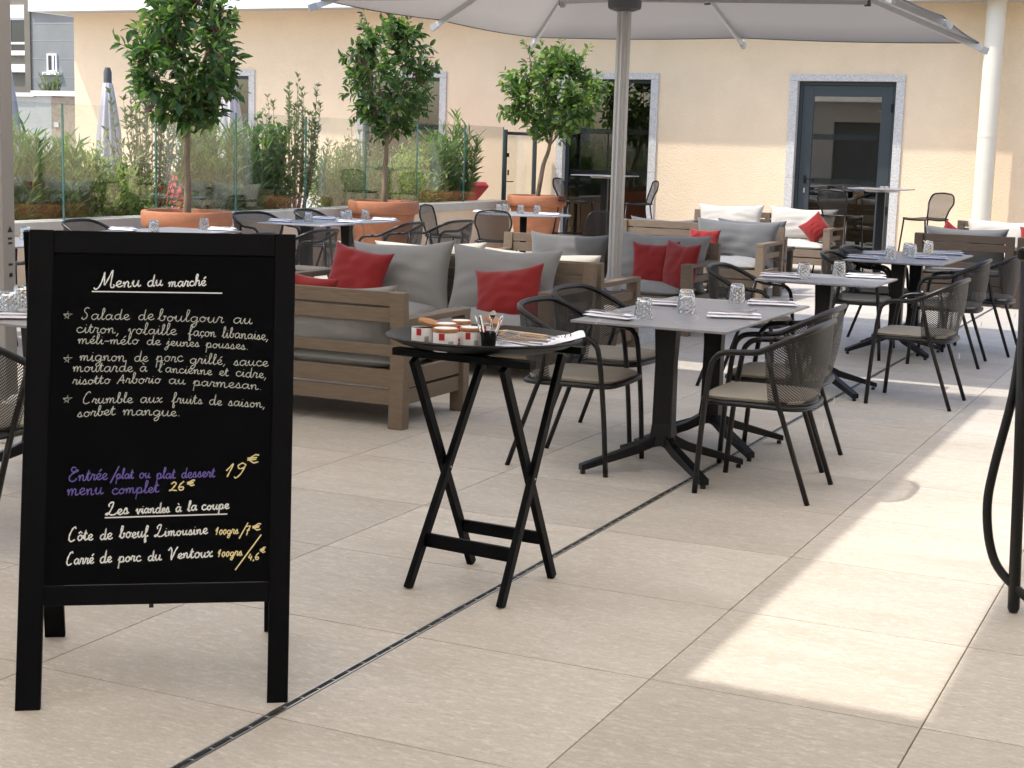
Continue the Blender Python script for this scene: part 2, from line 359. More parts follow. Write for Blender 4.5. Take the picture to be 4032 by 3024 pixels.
# downpipe-like column
cp = MB(); cp.lathe([(.135, 0), (.135, 3.76)], 28, (-3.32, YW-.42, 0)); cp.lathe([(.138, 1.86), (.138, 1.90)], 28, (-3.32, YW-.42, 0)); cp.obj('round_column', 'column_paint', bld, smooth=True, auto=True)
def door(a, b_, kind):
    zt = 2.74; jw = .125
    d = MB()
    # leaf frame of dark metal
    yi = YW+.10
    x0, x1, z1 = a+jw, b_-jw, zt-.10
    fr = .055
    for bx in ((x0, 0, x0+fr, z1), (x1-fr, 0, x1, z1), (x0+fr, z1-fr, x1-fr, z1)): d.box(bx[0], yi, bx[1], bx[2], yi+.07, bx[3])
    lw = .17 if kind == 'door' else .05
    if kind == 'door':
        X0, X1, Z0, Z1 = x0+fr+.004, x1-fr-.004, .01, z1-fr-.004
        zs = Z1-.16
        d.box(X0, yi+.006, Z0, X0+lw, yi+.06, Z1); d.box(X1-lw, yi+.006, Z0, X1, yi+.06, Z1); d.box(X0+lw, yi+.006, zs, X1-lw, yi+.06, Z1); d.box(X0+lw, yi+.006, Z0, X1-lw, yi+.06, .16)
        gx0, gx1, gz0, gz1 = X0+lw, X1-lw, .16, zs
    else:
        gx0, gx1, gz0, gz1 = x0+fr, x1-fr, .03, z1-fr
        d.box(gx0, yi, 0, gx1, yi+.07, .03)
        if kind == 'plain': pass
    fo = d.obj('glass_door' if kind == 'door' else 'french_window', 'door_metal', bld, bevel=.003)
    MB().box(gx0, yi+.025, gz0, gx1, yi+.035, gz1).obj('pane', 'door_glass', fo)
    for zz in (1.78, 1.12): MB().box(gx0+.01, yi+.020, zz, gx1-.01, yi+.0235, zz+.085).obj('vision_strip', 'frost_strip', fo)
    for xx in (a, b_-jw):
        for z0_, z1_ in ((-.01, 1.20), (1.204, zt-.1)): MB().box(xx, YW-.025, z0_, xx+jw, YW+.098, z1_).obj('jamb_stone', 'granite', fo, bevel=.003)
    MB().box(a, YW-.026, zt-.098, b_, YW+.098, zt).obj('lintel_stone', 'granite', fo, bevel=.003)
    if kind == 'door':
        h = MB(); hx = gx0-.075
        h.box(hx-.02, yi-.008, 1.12, hx+.02, yi+.006, 1.24); h.bar((hx, yi-.045, 1.19), (hx, yi, 1.19), .02, .02); h.bar((hx-.01, yi-.05, 1.19), (hx+.15, yi-.05, 1.19), .016, .02)
        h.obj('handle', 'black_metal', fo, bevel=.003)
        MB().box(hx-.012, yi-.003, .98, hx+.012, yi+.006, 1.05).obj('keyhole', 'steel', fo)
        MB().box(x1-fr-.03, yi-.012, 2.2, x1-fr+.01, yi+.002, 2.32).obj('hinge', 'black_metal', fo)
        MB().box(x1-fr-.03, yi-.012, .7, x1-fr+.01, yi+.002, .82).obj('hinge', 'black_metal', fo)
door(*ops[3], 'door'); door(*ops[2], 'plain'); door(*ops[1], 'plain'); door(*ops[0], 'plain')

# ---- house side behind the camera (seen only in reflections, closes the terrace)
rb = thing('hotel_front', 'pale hotel front on the near side of the terrace with tall windows', 'building')
w_ = MB(); x = -14
for a in (-12, -8, -4, 0): w_.box(x, -3.3, 0, a, -3.0, 4.5); w_.box(a, -3.3, 2.6, a+2, -3.0, 4.5); x = a+2
w_.box(x, -3.3, 0, 7, -3.0, 4.5); w_.obj('wall', 'rear_wall', rb)
for a in (-12, -8, -4, 0): MB().box(a, -3.2, 0, a+2, -3.16, 2.6).obj('window', 'rear_glass', rb)
MB().box(3.4, -3.0, 0, 3.6, 23.1, 3.6).obj('side_wall', 'rear_wall', rb)

# ---- low wall with coping and glass fence
lw = thing('low_wall', 'low peach rendered wall with pale stone coping under the glass fence', 'wall', (-10.42, 0, 0))
MB().box(-.12, -4, -.3, .12, 21.88, .60).obj('wall_body', 'stucco_smooth', lw)
y = -4.0
while y < 21.9:
    y2 = min(y+2.4, 21.9); MB().box(-.16, y+.002, .601, .155, y2-.002, .715).obj('coping_stone', 'coping', lw, bevel=.008); y = y2
gf = thing('glass_fence', 'frameless clear glass fence panels standing on the low wall', 'fence', (-10.40, 0, 0))
J = [7.55, 9.0, 10.44, 11.87, 13.30, 14.74, 16.20, 17.63, 19.03, 20.48, 21.80]
for a, b_ in zip(J[:-1], J[1:]):
    p = MB(); p.box(-.009, a+.006, .716, .009, b_-.006, 1.835)
    p.m = [1, 1, 1, 0, 1, 0]
    # faces: bottom, top, -y side, +x side, +y side, -x side
    p.obj('glass_panel', ['fence_glass', 'glass_edge'], gf)
gt = thing('glass_gate', 'glass gate with dark frame and lever handle between the fence and the stone door surround', 'gate', (-10.40, 0, 0))
for yy in (21.86, 22.98):
    MB().box(-.03, yy-.025, 0, .03, yy+.025, 1.80).obj('post', 'door_metal', gt, bevel=.003)
MB().box(-.02, 21.89, 1.72, .02, 22.95, 1.77).obj('top_rail', 'door_metal', gt)
MB().box(-.006, 21.90, .1, .006, 22.94, 1.715).obj('pane', 'fence_glass', gt)
h = MB(); h.bar((.03, 21.98, 1.0), (.03, 22.13, 1.0), .014, .014); h.bar((-.06, 21.98, 1.0), (.06, 21.98, 1.0), .014, .014); h.box(.02, 21.93, 1.1, .035, 21.96, 1.18); h.box(-.03, 21.88, 1.38, .05, 21.92, 1.44); h.obj('handle', 'black_metal', gt)

# ---- things beyond the fence: grey house, retaining wall
apt = thing('apartment_building', 'grey and taupe rendered apartment block with two white windows beyond the garden', 'building')
Yb = 34
MB().box(-40, Yb+.35, -1, -30.85, Yb+6, 9).obj('taupe_wall', 'render_taupe', apt)
MB().box(-30.85, Yb, -1, -24, Yb+6, 4.86).obj('grey_wall', 'render_grey', apt)
MB().box(-31.05, Yb-.05, -1, -30.853, Yb+.33, 9).obj('corner_pier', 'render_taupe', apt)
def awin(x0, z0, x1, z1, yy, mull, shut=0):
    f = MB(); t = .05
    for bx in ((x0, z0, x0+t, z1), (x1-t, z0, x1, z1), (x0+t, z0, x1-t, z0+t), (x0+t, z1-t, x1-t, z1)): f.box(bx[0], yy-.04, bx[1], bx[2], yy-.005, bx[3])
    if mull == 'v': xm = x0+(x1-x0)*.62; f.box(xm-.035, yy-.04, z0+t, xm+.035, yy-.005, z1-t)
    else: zm = z0+(z1-z0)*.27; f.box(x0+t, yy-.04, zm-.03, x1-t, yy-.005, zm+.03)
    fo = f.obj('window', 'pvc', apt)
    MB().box(x0+t, yy-.02, z0+t, x1-t, yy-.012, z1-t).obj('pane', 'dark_glass', fo)
    MB().box(x0-.1, yy-.12, z0-.08, x1+.15, yy-.002, z0-.003).obj('sill', 'pvc', fo)
    if shut: MB().box(x0, yy-.07, z1+.002, x1, yy-.005, z1+.36).obj('shutter_box', 'pvc', fo)
awin(-31.93, 3.75, -31.13, 4.70, Yb+.35, 'h', 1)
awin(-30.28, 3.20, -29.93, 3.70, Yb, 'v')
MB().box(-32.6, Yb+.2, 3.20, -31.07, Yb+.345, 3.42).obj('ledge', 'pvc', apt)
MB().box(-30.85, Yb-.12, 4.863, -24, Yb+.1, 4.95).obj('roof_edge', 'plaster_pale', apt)
for zz in (3.05, 3.55, 4.05, 4.5): MB().box(-30.85, Yb-.006, zz, -24, Yb-.001, zz+.012).obj('render_joint', 'plaster_pale', apt)
rw = thing('retaining_wall', 'pale plastered retaining wall with rubble stone pier below the grey house', 'wall')
MB().box(-33, 30, -1, -27.02, 30.4, 2.40).obj('wall_body', 'plaster_pale', rw)
MB().box(-27.01, 29.9, -1, -26.53, 30.4, 2.42).obj('pier', 'plaster_pale', rw)
MB().box(-26.52, 29.88, -1, -25.2, 30.4, 2.40).obj('rubble_pier', 'rubble', rw)
MB().box(-33, 29.9, 2.405, -27.1, 30.5, 2.5).obj('cap_stone', 'stone_white', rw); MB().box(-27.09, 29.8, 2.425, -25.2, 30.5, 2.55).obj('cap_stone', 'stone_white', rw)
MB().box(-26.42, 29.85, 1.68, -26.28, 29.879, 1.80).obj('wall_lamp', 'granite', rw)

# ================================================================ FOLIAGE
def leaf_arrays(L, Wd, cup=.18):
    V = np.array([(0, 0, 0), (Wd*.42, L*.30, cup*Wd), (0, L*.34, 0), (-Wd*.42, L*.30, cup*Wd), (Wd*.40, L*.66, cup*Wd-.02*L), (0, L*.68, -.03*L), (-Wd*.40, L*.66, cup*Wd-.02*L), (0, L, -.10*L)])
    F = np.array([(0, 1, 2, 2), (0, 2, 3, 3), (2, 1, 4, 5), (3, 2, 5, 6), (5, 4, 7, 7), (6, 5, 7, 7)])
    return V, F
def orient(d, up):
    d = d/np.linalg.norm(d); x = np.cross(d, up)
    if np.linalg.norm(x) < 1e-3: x = np.array((1., 0, 0))
    x /= np.linalg.norm(x); z = np.cross(x, d); return np.stack([x, d, z], 1)
def foliage(name, parent, items, L, Wd, mats, nobj=0, kind='stuff', cup=.18):
    """items: list of (pos, dir, up, scale, mat index); the nobj nearest to the terrace get their own objects"""
    V, F = leaf_arrays(L, Wd, cup); camp = np.array((0, 0, 1.56)) - np.array(parent.location)
    items = sorted(items, key=lambda it: np.linalg.norm(it[0]-camp))
    if nobj:
        lms = []
        for q in mats:
            me = bpy.data.meshes.new('leaf'); me.from_pydata([tuple(v) for v in V], [], [tuple(dict.fromkeys(f)) for f in F.tolist()]); me.materials.append(MATS[q])
            me.polygons.foreach_set('use_smooth', [True]*len(me.polygons)); me.update(); lms.append(me)
        for (p, d, u, s, mi) in items[:nobj]:
            o = bpy.data.objects.new('leaf', lms[mi]); C.objects.link(o); o.parent = parent
            R = orient(d, u)*s; o.matrix_local = Matrix(((R[0, 0], R[0, 1], R[0, 2], p[0]), (R[1, 0], R[1, 1], R[1, 2], p[1]), (R[2, 0], R[2, 1], R[2, 2], p[2]), (0, 0, 0, 1)))
    items = items[nobj:]
    Vs = []; Fs = []; M = []
    tri = np.array([(0, 1, 2), (0, 2, 3), (2, 1, 4), (2, 4, 5), (3, 2, 5), (3, 5, 6), (5, 4, 7), (6, 5, 7)])
    for i, (p, d, u, s, mi) in enumerate(items):
        Vs.append(V @ (orient(d, u)*s).T + p); Fs.append(tri + i*8); M += [mi]*8
    if Vs:
        me = pts_mesh(name, np.concatenate(Vs), np.concatenate(Fs), mats, M, True); o = bpy.data.objects.new(name, me); C.objects.link(o); o.parent = parent; o['kind'] = kind
def rv(r, s=1): return np.array([r.gauss(0, s), r.gauss(0, s), r.gauss(0, s)])
def potted_tree(loc, zc0, zc1, rad, lean, seed, L, label, lbl_pot, nobj, mats, wts, ntwig=125, shoots=8, rx=1.0):
    r = random.Random(seed)
    px, py = loc
    pt = thing('terracotta_pot', lbl_pot, 'plant pot', (px, py, 0), r.uniform(0, 3), 'terracotta tree pots')
    prof = [(.285, 0), (.33, .25), (.385, .60), (.398, .665), (.432, .67), (.447, .70), (.447, .81), (.437, .825), (.40, .825), (.392, .80), (.385, .77)]
    MB().lathe(prof, 48).obj('pot_body', 'terracotta', pt, smooth=True, auto=True)
    MB().lathe([(.02, .775), (.2, .782), (.387, .772)], 32).obj('soil', 'soil', pt, smooth=True)
    t = thing('potted_tree', label, 'tree', (px, py, .77), 0)
    h0 = zc0-.77; hc = (zc1-.77)
    lx, ly = lean
    tp = smooth([(0, 0, -.02), (lx*.15+.01, ly*.1, h0*.35), (lx*.4-.008, ly*.4, h0*.7), (lx*.7, ly*.7, h0*1.05), (lx*.9, ly, h0+(hc-h0)*.35)], 6)
    nr = len(tp); MB().tube(tp, [.041-.018*i/nr for i in range(nr)], 10).obj('trunk', 'bark', t, smooth=True)
    br = MB(); items = []
    top = np.array(tp[-1]); fork = np.array(tp[int(nr*.74)])
    cz = (h0+hc)/2; rz_ = (hc-h0)/2
    cen = np.array((lx, ly, cz))
    limbs = []
    for i in range(9):
        a = 2*PI*i/9 + r.uniform(-.3, .3); q = r.uniform(.35, .9)
        e = cen + np.array((math.cos(a)*rad*.62*rx, math.sin(a)*rad*.62, rz_*r.uniform(-.45, .75)))
        s0 = fork + (top-fork)*r.uniform(0, 1); mid = (s0+e)/2 + rv(r, .03) + np.array((0, 0, -.03))
        pth = smooth([s0, mid, e], 4); br.tube(pth, [.014-.009*k/len(pth) for k in range(len(pth))], 5); limbs += [np.array(p) for p in pth[2:]]
    def wmat(tip):
        if tip: return len(mats)-1 if r.random() < .5 else 1
        x = r.random(); acc = 0
        for i, w in enumerate(wts):
            acc += w
            if x < acc: return i
        return 0
    def twig(s0, e, dens, tip=False):
        n_ = 5; pth = [s0 + (e-s0)*(k/n_) + rv(r, .008)*(k > 0) for k in range(n_+1)]
        br.tube([Vector(p) for p in pth], [.0045, .004, .0035, .003, .0025, .0018], 4)
        d = (e-s0)/np.linalg.norm(e-s0); ln = np.linalg.norm(e-s0); N = max(4, int(ln*dens))
        for k in range(N):
            tt = .2 + .8*(k+.5)/N; p = s0+(e-s0)*tt; side = np.cross(d, rv(r)); side /= np.linalg.norm(side)+1e-6
            dd = d*.55 + side*r.uniform(.6, 1.1) + np.array((0, 0, r.uniform(-.35, .15)))
            up = np.array((0, 0, 1.))*.8 + rv(r, .45)
            s = r.uniform(.55, 1.12)*(1-.35*tt if tip else 1)
            items.append((p + side*.01, dd, up, s, wmat(tip and tt > .8)))
    for i in range(ntwig):
        u = rv(r); u /= np.linalg.norm(u); q = r.uniform(.55, 1.0)**.6
        bump = 1 + .16*math.sin(3*u[0]+seed) + .14*math.sin(5*u[1]+2*u[2]+seed)
        e = cen + np.array((u[0]*rad*q*bump*rx, u[1]*rad*q*bump, u[2]*rz_*q))
        if u[2] < -.5: e[2] += .08
        s0 = min(limbs, key=lambda p: np.linalg.norm(p-e)); ln = np.linalg.norm(e-s0)
        if ln < .09: s0 = e - u*.14
        twig(s0, e, 42)
    for i in range(shoots):
        a = r.uniform(0, 2*PI); s0 = cen + np.array((math.cos(a)*rad*.5*rx, math.sin(a)*rad*.5, rz_*.6)); e = s0 + np.array((math.cos(a)*.12, math.sin(a)*.12, r.uniform(.2, .42)))
        twig(s0, e, 40, True)
    for k in range(5):   # long side shoots that break the outline
        a = r.choice([r.uniform(-.5, .5), PI+r.uniform(-.5, .5)]) - .43; s0 = cen + np.array((math.cos(a)*rad*.6*rx, math.sin(a)*rad*.6, rz_*r.uniform(-.5, .3))); e = s0 + np.array((math.cos(a)*r.uniform(.2, .38), math.sin(a)*.25, r.uniform(.02, .3)))
        twig(s0, e, 34, True)
    br.obj('branches', 'bark', t, smooth=True)
    foliage('foliage', t, items, L, L*.50, mats, nobj)
    return t
potted_tree((-9.47, 12.59), 1.50, 3.02, .62, (.02, .0), 3, .135, 'standard photinia tree with large dark glossy leaves in the leftmost terracotta pot', 'leftmost terracotta pot, largest in view, behind the bright left table', 290, ['leaf_dark', 'leaf_light', 'leaf_red'], (.80, .17, .03), 250)
potted_tree((-9.76, 17.01), 1.42, 3.14, .55, (.04, .0), 11, .125, 'standard photinia tree with upright red-tipped shoots in the middle terracotta pot', 'middle terracotta pot of three along the glass fence', 220, ['leaf_dark', 'leaf_light', 'leaf_red'], (.80, .16, .04), 270)
potted_tree((-9.63, 21.41), 1.52, 3.08, .74, (.26, .0), 23, .135, 'paler green leafy standard tree with lemon-like leaves in the terracotta pot by the gate', 'terracotta pot nearest the gate and the round table', 150, ['leaf_dark', 'leaf_light', 'leaf_light'], (.50, .48, .02), 280, 6)

def shrub(x, y, h, wd, sort, seed, label, dens=1.0, base=.42):
    r = random.Random(seed); t = thing('garden_shrub', label, 'shrub', (x, y, base), 0)
    pb = MB(); ww = .28
    pb.lathe([(.2, -base), (.26, 0), (.285, .02), (.285, .10), (.25, .10), (.24, .04)], 24); pb.obj('planter', 'terracotta_old', t, smooth=True, auto=True)
    MB().lathe([(.01, .05), (.245, .05)], 20).obj('soil', 'soil', t)
    st = MB(); items = []
    cfg = {'oleander': (.15, .022, 26, 26, .35, 'leaf_oleander'), 'nandina': (.070, .020, 46, 46, .55, 'leaf_lime'), 'thin': (.060, .021, 24, 24, .16, 'leaf_olive'), 'round': (.075, .048, 22, 30, .35, 'leaf_bush'), 'fine': (.050, .018, 60, 44, .5, 'leaf_bush'), 'sparse': (.045, .014, 40, 26, .3, 'leaf_olive')}[sort]
    L, Wd, ns, dn, spread, mt = cfg; ns = int(ns*dens*1.35); L *= 1.3; Wd *= 1.35; h *= 1.26; dn *= 1.1; wd *= 1.15
    for i in range(ns):
        a = r.uniform(0, 2*PI); q = math.sqrt(r.random()); hh = h*r.uniform(.45, 1.0)*(1-.25*q)
        s0 = np.array((math.cos(a)*.08, math.sin(a)*.08, .05)); e = np.array((math.cos(a)*wd*q*.6, math.sin(a)*wd*q, hh))
        mid = (s0+e)/2 + np.array((math.cos(a)*wd*q*.1, math.sin(a)*wd*q*.1, .0)) + rv(r, .02)
        pth = [np.array(p) for p in smooth([s0, mid, e], 5)]
        st.tube([Vector(p) for p in pth], [.007-.005*k/len(pth) for k in range(len(pth))], 4)
        N = int(hh*dn*(1.9 if sort in ('nandina', 'fine') else 1.3))
        for k in range(N):
            tt = (.25 if sort in ('thin', 'sparse') else .12)+ .88*r.random(); tt = min(tt, 1); idx = min(len(pth)-2, int(tt*(len(pth)-1))); fr = tt*(len(pth)-1)-idx
            p = pth[idx]+(pth[idx+1]-pth[idx])*min(fr, 1); d = pth[idx+1]-pth[idx]; d /= np.linalg.norm(d)
            if sort in ('nandina', 'fine'): p = p + rv(r, .075)
            side = np.cross(d, rv(r)); side /= np.linalg.norm(side)+1e-6
            items.append((p, d*r.uniform(.4, .9)+side*r.uniform(.3, .9), np.array((0, 0, 1.))+rv(r, .5), r.uniform(.6, 1.2), 0 if r.random() < .75 else 1))
    st.obj('stems', 'bark', t, smooth=True)
    foliage('foliage', t, items, L, Wd, [mt, {'leaf_oleander': 'leaf_light', 'leaf_lime': 'leaf_bush', 'leaf_olive': 'leaf_bush', 'leaf_bush': 'leaf_light'}[mt]], 0)
SX = -10.98
shrub(SX, 11.75, 1.12, .50, 'oleander', 1, 'dense dark green oleander behind the fence at the left edge', 1.7)
shrub(SX, 12.40, 1.05, .48, 'oleander', 2, 'oleander with upright tips just left of the first glass joint', 1.5)
shrub(SX-.1, 13.20, .82, .55, 'nandina', 3, 'lime green feathery shrub right of the first glass joint', 1.5)
shrub(SX, 13.95, 1.62, .62, 'thin', 4, 'tall airy olive-like shrub left of the largest tree trunk', 1.4)
shrub(SX-.1, 13.75, .6, .45, 'nandina', 5, 'low lime green shrub between the lime shrub and the first tree', 1.0)
shrub(SX, 15.00, 1.28, .55, 'oleander', 6, 'pale oleander behind the glass right of the largest tree trunk', 1.5)
shrub(SX, 15.70, 1.22, .42, 'oleander', 7, 'oleander beside the second window in front of red loungers', 1.1)
shrub(SX, 16.20, 1.3, .42, 'round', 8, 'round-leaved shrub with bare reddish stems behind the glass', 1.2)
shrub(SX, 16.85, 1.72, .55, 'thin', 9, 'tallest thin-branched shrub with dark leaves reaching above the glass', 1.6)
shrub(SX, 18.00, .98, .60, 'fine', 10, 'low fine-leaved bush left of the middle tree pot', 1.3)
shrub(SX, 18.75, 1.30, .50, 'sparse', 11, 'sparse brownish shrub directly behind the middle tree trunk', 1.2)
shrub(SX, 19.80, .95, .65, 'nandina', 12, 'pale lime feathery shrub right of the middle tree', 1.2)
shrub(SX, 20.50, 1.25, .42, 'oleander', 13, 'slim pale oleander left of the red garden lounger', 1.2)
shrub(SX, 21.30, 1.38, .45, 'oleander', 14, 'rightmost oleander behind the glass, next to the red lounger', 1.3)
pl = thing('wall_top_plant', 'small spiky green plant growing on top of the retaining wall', 'plant', (-27.1, 30.6, 2.4))
it = []; r = random.Random(5); st = MB()
for i in range(26):
    a = r.uniform(-1, 1)*.35; e = np.array((a*1.2, r.uniform(-.1, .1), r.uniform(.25, .75)*(1-abs(a)))); st.tube([(a*.5, 0, 0), tuple(e)], [.012, .004], 4)
    for k in range(14): q = r.random(); it.append((np.array((a*.5, 0, 0))*(1-q)+e*q, np.array((r.uniform(-1, 1), r.uniform(-1, 1), 1.3)), np.array((0, 1., .3))+rv(r, .3), r.uniform(.7, 1.2), 0))
st.obj('stems', 'bark', pl); foliage('foliage', pl, it, .13, .03, ['leaf_bush'], 0)

# ================================================================ CLOSED PARASOLS, LOUNGERS in the garden
def closed_parasol(x, y, zt, zb, r0, label, seed):
    t = thing('closed_parasol', label, 'parasol', (x, y, 0), seed, 'closed garden parasols')
    MB().tube([(0, 0, 0), (0, 0, zt+.02)], .022, 10).obj('pole', 'alu', t, smooth=True)
    n = 40; prof = [(r0*.50, zb), (r0*.86, zb+.18), (r0*1.0, zb+.45), (r0*.92, zb+.8), (r0*.62, zt-.3), (r0*.42, zt-.02), (r0*.30, zt)]
    MB().lathe(prof, n, rad=lambda a, z, i: 1 + (.20*math.cos(9*a+seed+z*.7)+.09*math.sin(14*a)) * (1 if i < 5 else .3)).obj('canopy', 'parasol_cloth', t, smooth=True)
    MB().lathe([(r0*.36, zt-.01), (r0*.36, zt+.13), (r0*.22, zt+.19)], 16).obj('cap', 'parasol_cap', t, smooth=True, auto=True)
    MB().box(-.25, -.25, 0, .25, .25, .06).obj('base', 'granite_pale', t)
closed_parasol(-13.5, 16.28, 2.22, .78, .145, 'closed grey parasol with dark cap standing alone in front of the cream wall', 1)
closed_parasol(-13.6, 14.35, 2.60, .9, .27, 'closed grey parasol cut off by the post at the left edge', 2)
closed_parasol(-15.0, 21.1, 2.50, 1.0, .18, 'closed grey parasol behind the largest tree crown', 3)
def lounger(x, y, rz, label):
    t = thing('sun_lounger', label, 'sun lounger', (x, y, 0), rz, 'red sun loungers in the garden')
    MB().box(-.33, -.9, .25, .33, .35, .36).obj('seat_cushion', 'lounger_red', t, bevel=.03)
    b = MB(); b.add([(-.33, .30, .30), (.33, .30, .30), (.33, .95, .98), (-.33, .95, .98), (-.33, .38, .22), (.33, .38, .22), (.33, 1.03, .90), (-.33, 1.03, .90)], [(0, 1, 2, 3), (7, 6, 5, 4), (0, 4, 5, 1), (1, 5, 6, 2), (2, 6, 7, 3), (3, 7, 4, 0)]); b.obj('backrest', 'lounger_red', t, bevel=.025)
    MB().box(-.27, .62, .66, .27, .80, .80).obj('head_cushion', 'lounger_red', t, bevel=.04)
    f = MB(); f.box(-.36, -.95, .16, .36, .5, .24); 
    f.obj('frame', 'garden_white', t)
    for sx in (-.32, .32):
        for sy in (-.85, .4): MB().box(sx-.03, sy-.03, 0, sx+.03, sy+.03, .159).obj('leg', 'garden_white', t)
lounger(-11.95, 22.15, -PI/2-.1, 'red sun lounger behind the glass just right of the second tree pot')
lounger(-13.2, 17.4, .5, 'red sun lounger hidden by shrubs right of the largest tree trunk')
lounger(-14.2, 18.7, .5, 'red sun lounger further back behind the pale oleander')
for i, (x, y, w, d, hh, lb) in enumerate([(-15.2, 17.9, 1.6, .8, .62, 'white garden bench block behind the tall airy shrub'), (-14.6, 22.6, 1.5, .8, .6, 'white garden sofa behind the middle tree trunk')]):
    t = thing('garden_sofa', lb, 'sofa', (x, y, 0), .3, 'white garden sofas'); MB().box(-w/2, -d/2, .05, w/2, d/2, .36).obj('seat', 'garden_white', t, bevel=.03); MB().box(-w/2, d/2-.18, .361, w/2, d/2, hh).obj('backrest', 'garden_white', t, bevel=.03)

# ================================================================ PARASOL OVER THE LOUNGE, UNSEEN AWNINGS AND ROOF FOR SHADE
pr_ = thing('parasol', 'large open grey square parasol on a ribbed metal pole over the lounge sofas', 'parasol', (-4.63, 11.9, 0))
ap = Vector((0, 0, 3.60)); o_ = Vector((4.63, -11.9, 0))
tips = [Vector(p)+o_ for p in [(-6.37, 10.02, 2.55), (-6.34, 11.88, 2.555), (-6.31, 13.84, 2.55), (-4.28, 14.02, 2.552), (-2.10, 13.82, 2.49), (-2.08, 11.9, 2.55), (-2.10, 9.95, 2.55), (-4.30, 9.90, 2.55)]]
fab = MB(); N = 8
ring = []
for i in range(8):
    a, b_ = tips[i], tips[(i+1) % 8]
    for k in range(6): ring.append((a.lerp(b_, k/6)*1.0, abs(math.sin(PI*k/6))))
rows = 7; vs = [tuple(ap + Vector((0, 0, .03)))]
for j in range(1, rows+1):
    t = j/rows
    for p, sg in ring:
        q = ap.lerp(p, t*.985); q.z += .028 - .05*math.sin(PI*t)*.5 - sg*.03*t*(1-.5*t); vs.append(tuple(q))
n_ = len(ring); fs = [(0, 1+(k+1) % n_, 1+k) for k in range(n_)]
for j in range(rows-1):
    for k in range(n_): k2 = (k+1) % n_; fs.append((1+j*n_+k, 1+j*n_+k2, 1+(j+1)*n_+k2, 1+(j+1)*n_+k))
fab.add(vs, fs); fo = fab.obj('canopy', 'canopy', pr_, smooth=True); md = fo.modifiers.new('s', 'SOLIDIFY'); md.thickness = .003
hem = MB(); hem.tube([Vector(v) for v in vs[-n_:]], .007, 5, closed=True); hem.obj('hem', 'parasol_cap', pr_)
for i, p in enumerate(tips):
    e = ap.lerp(p, 1.0); d = (p-ap).normalized(); e = e + d*.03 - Vector((0, 0, .012))
    rb_ = MB().bar(ap+Vector((0, 0, -.03))+d*.05, e, .028, .045).obj('rib', 'alu_pale', pr_, bevel=.004)
    MB().bar(e-d*.05, e+d*.012, .034, .052).obj('rib_end_cap', 'alu', rb_)
    m_ = ap.lerp(p, .66) - Vector((0, 0, .05)); hb = Vector((0, 0, 2.75)) + Vector((d.x, d.y, 0)).normalized()*.09
    s_ = MB().bar(hb, m_, .022, .035).obj('strut', 'alu', pr_)
    MB().bar(m_-Vector((0, 0, .03)), m_+Vector((0, 0, .05)), .05, .03).obj('strut_bracket', 'parasol_cap', s_)
MB().lathe([(.056, 0), (.056, 3.5)], 36, rad=lambda a, z, i: 1+.05*(1 if math.sin(12*a) > 0 else -1)).obj('pole', 'alu', pr_, smooth=False)
MB().lathe([(.07, 2.65), (.128, 2.67), (.135, 2.69), (.135, 2.74), (.11, 2.76), (.07, 2.77)], 32).obj('runner', 'parasol_cap', pr_, smooth=True, auto=True)
MB().box(-.35, -.35, 0, .35, .35, .08).obj('base', 'granite_pale', pr_)

def awning(x0, y0, x1, y1, z, rise, label, posts):
    t = thing('awning', label, 'awning', (0, 0, 0)); n = 8; vs = []; fs = []
    for j in range(n+1):
        for i in range(n+1): vs.append((x0+(x1-x0)*i/n, y0+(y1-y0)*j/n, z + rise*(1-max(abs(2*i/n-1), abs(2*j/n-1)))))
    for j in range(n):
        for i in range(n): a = j*(n+1)+i; fs.append((a, a+1, a+n+2, a+n+1))
    o = MB().add(vs, fs).obj('canopy', 'awning', t, smooth=True); md = o.modifiers.new('s', 'SOLIDIFY'); md.thickness = .004
    for (px, py) in posts:
        MB().box(px-.045, py-.045, 0, px+.045, py+.045, z+rise*.6).obj('post', 'post_paint', t, bevel=.006)
    return t
aw = awning(-8.0, 2.9, -2.60, 9.53, 2.62, .5, 'pale fabric awning carried by the grey post at the left edge of the view', [(-6.03, 6.40)])  # canopy itself is out of view, its outline set to shade the foreground
# warning sticker and small marks on that post
MB().add([(-5.984, 6.385, 1.02), (-5.984, 6.425, 1.02), (-5.984, 6.405, 1.055)], [(0, 1, 2)]).obj('warning_sticker', 'ink', aw)
for z in (.98, .955, .84): MB().box(-5.985, 6.39, z, -5.9835, 6.42, z+.012).obj('sticker_line', 'ink', aw)
MB().lathe([(.012, 0), (.012, .004)], 12).xf(Matrix.Translation((-5.985, 6.405, .79)) @ Matrix.Rotation(PI/2, 4, 'Y')).obj('bolt', 'ink', aw)
MB().box(-5.985, 6.385, .655, -5.9835, 6.425, .70).obj('barcode_sticker', 'ink', aw)
awning(-1.90, 2.9, 3.2, 10.0, 2.62, .5, 'unseen pale fabric awning over the right side of the terrace, placed for its shade', [(3.1, 9.0)])  # out of view, placed so its shade bounds the sunlit floor strip
tr = thing('added_shade_roof', 'unseen flat white roof over the camera, added to shade the near floor', 'roof')  # roof out of view, added to keep the floor near the camera shaded
MB().box(-13, -3.0, 3.22, 4, 2.98, 3.36).obj('roof_slab', 'awning', tr)
for px_ in (-12.8, 3.3): MB().box(px_, 2.6, 0, px_+.12, 2.72, 3.219).obj('post', 'post_paint', tr)

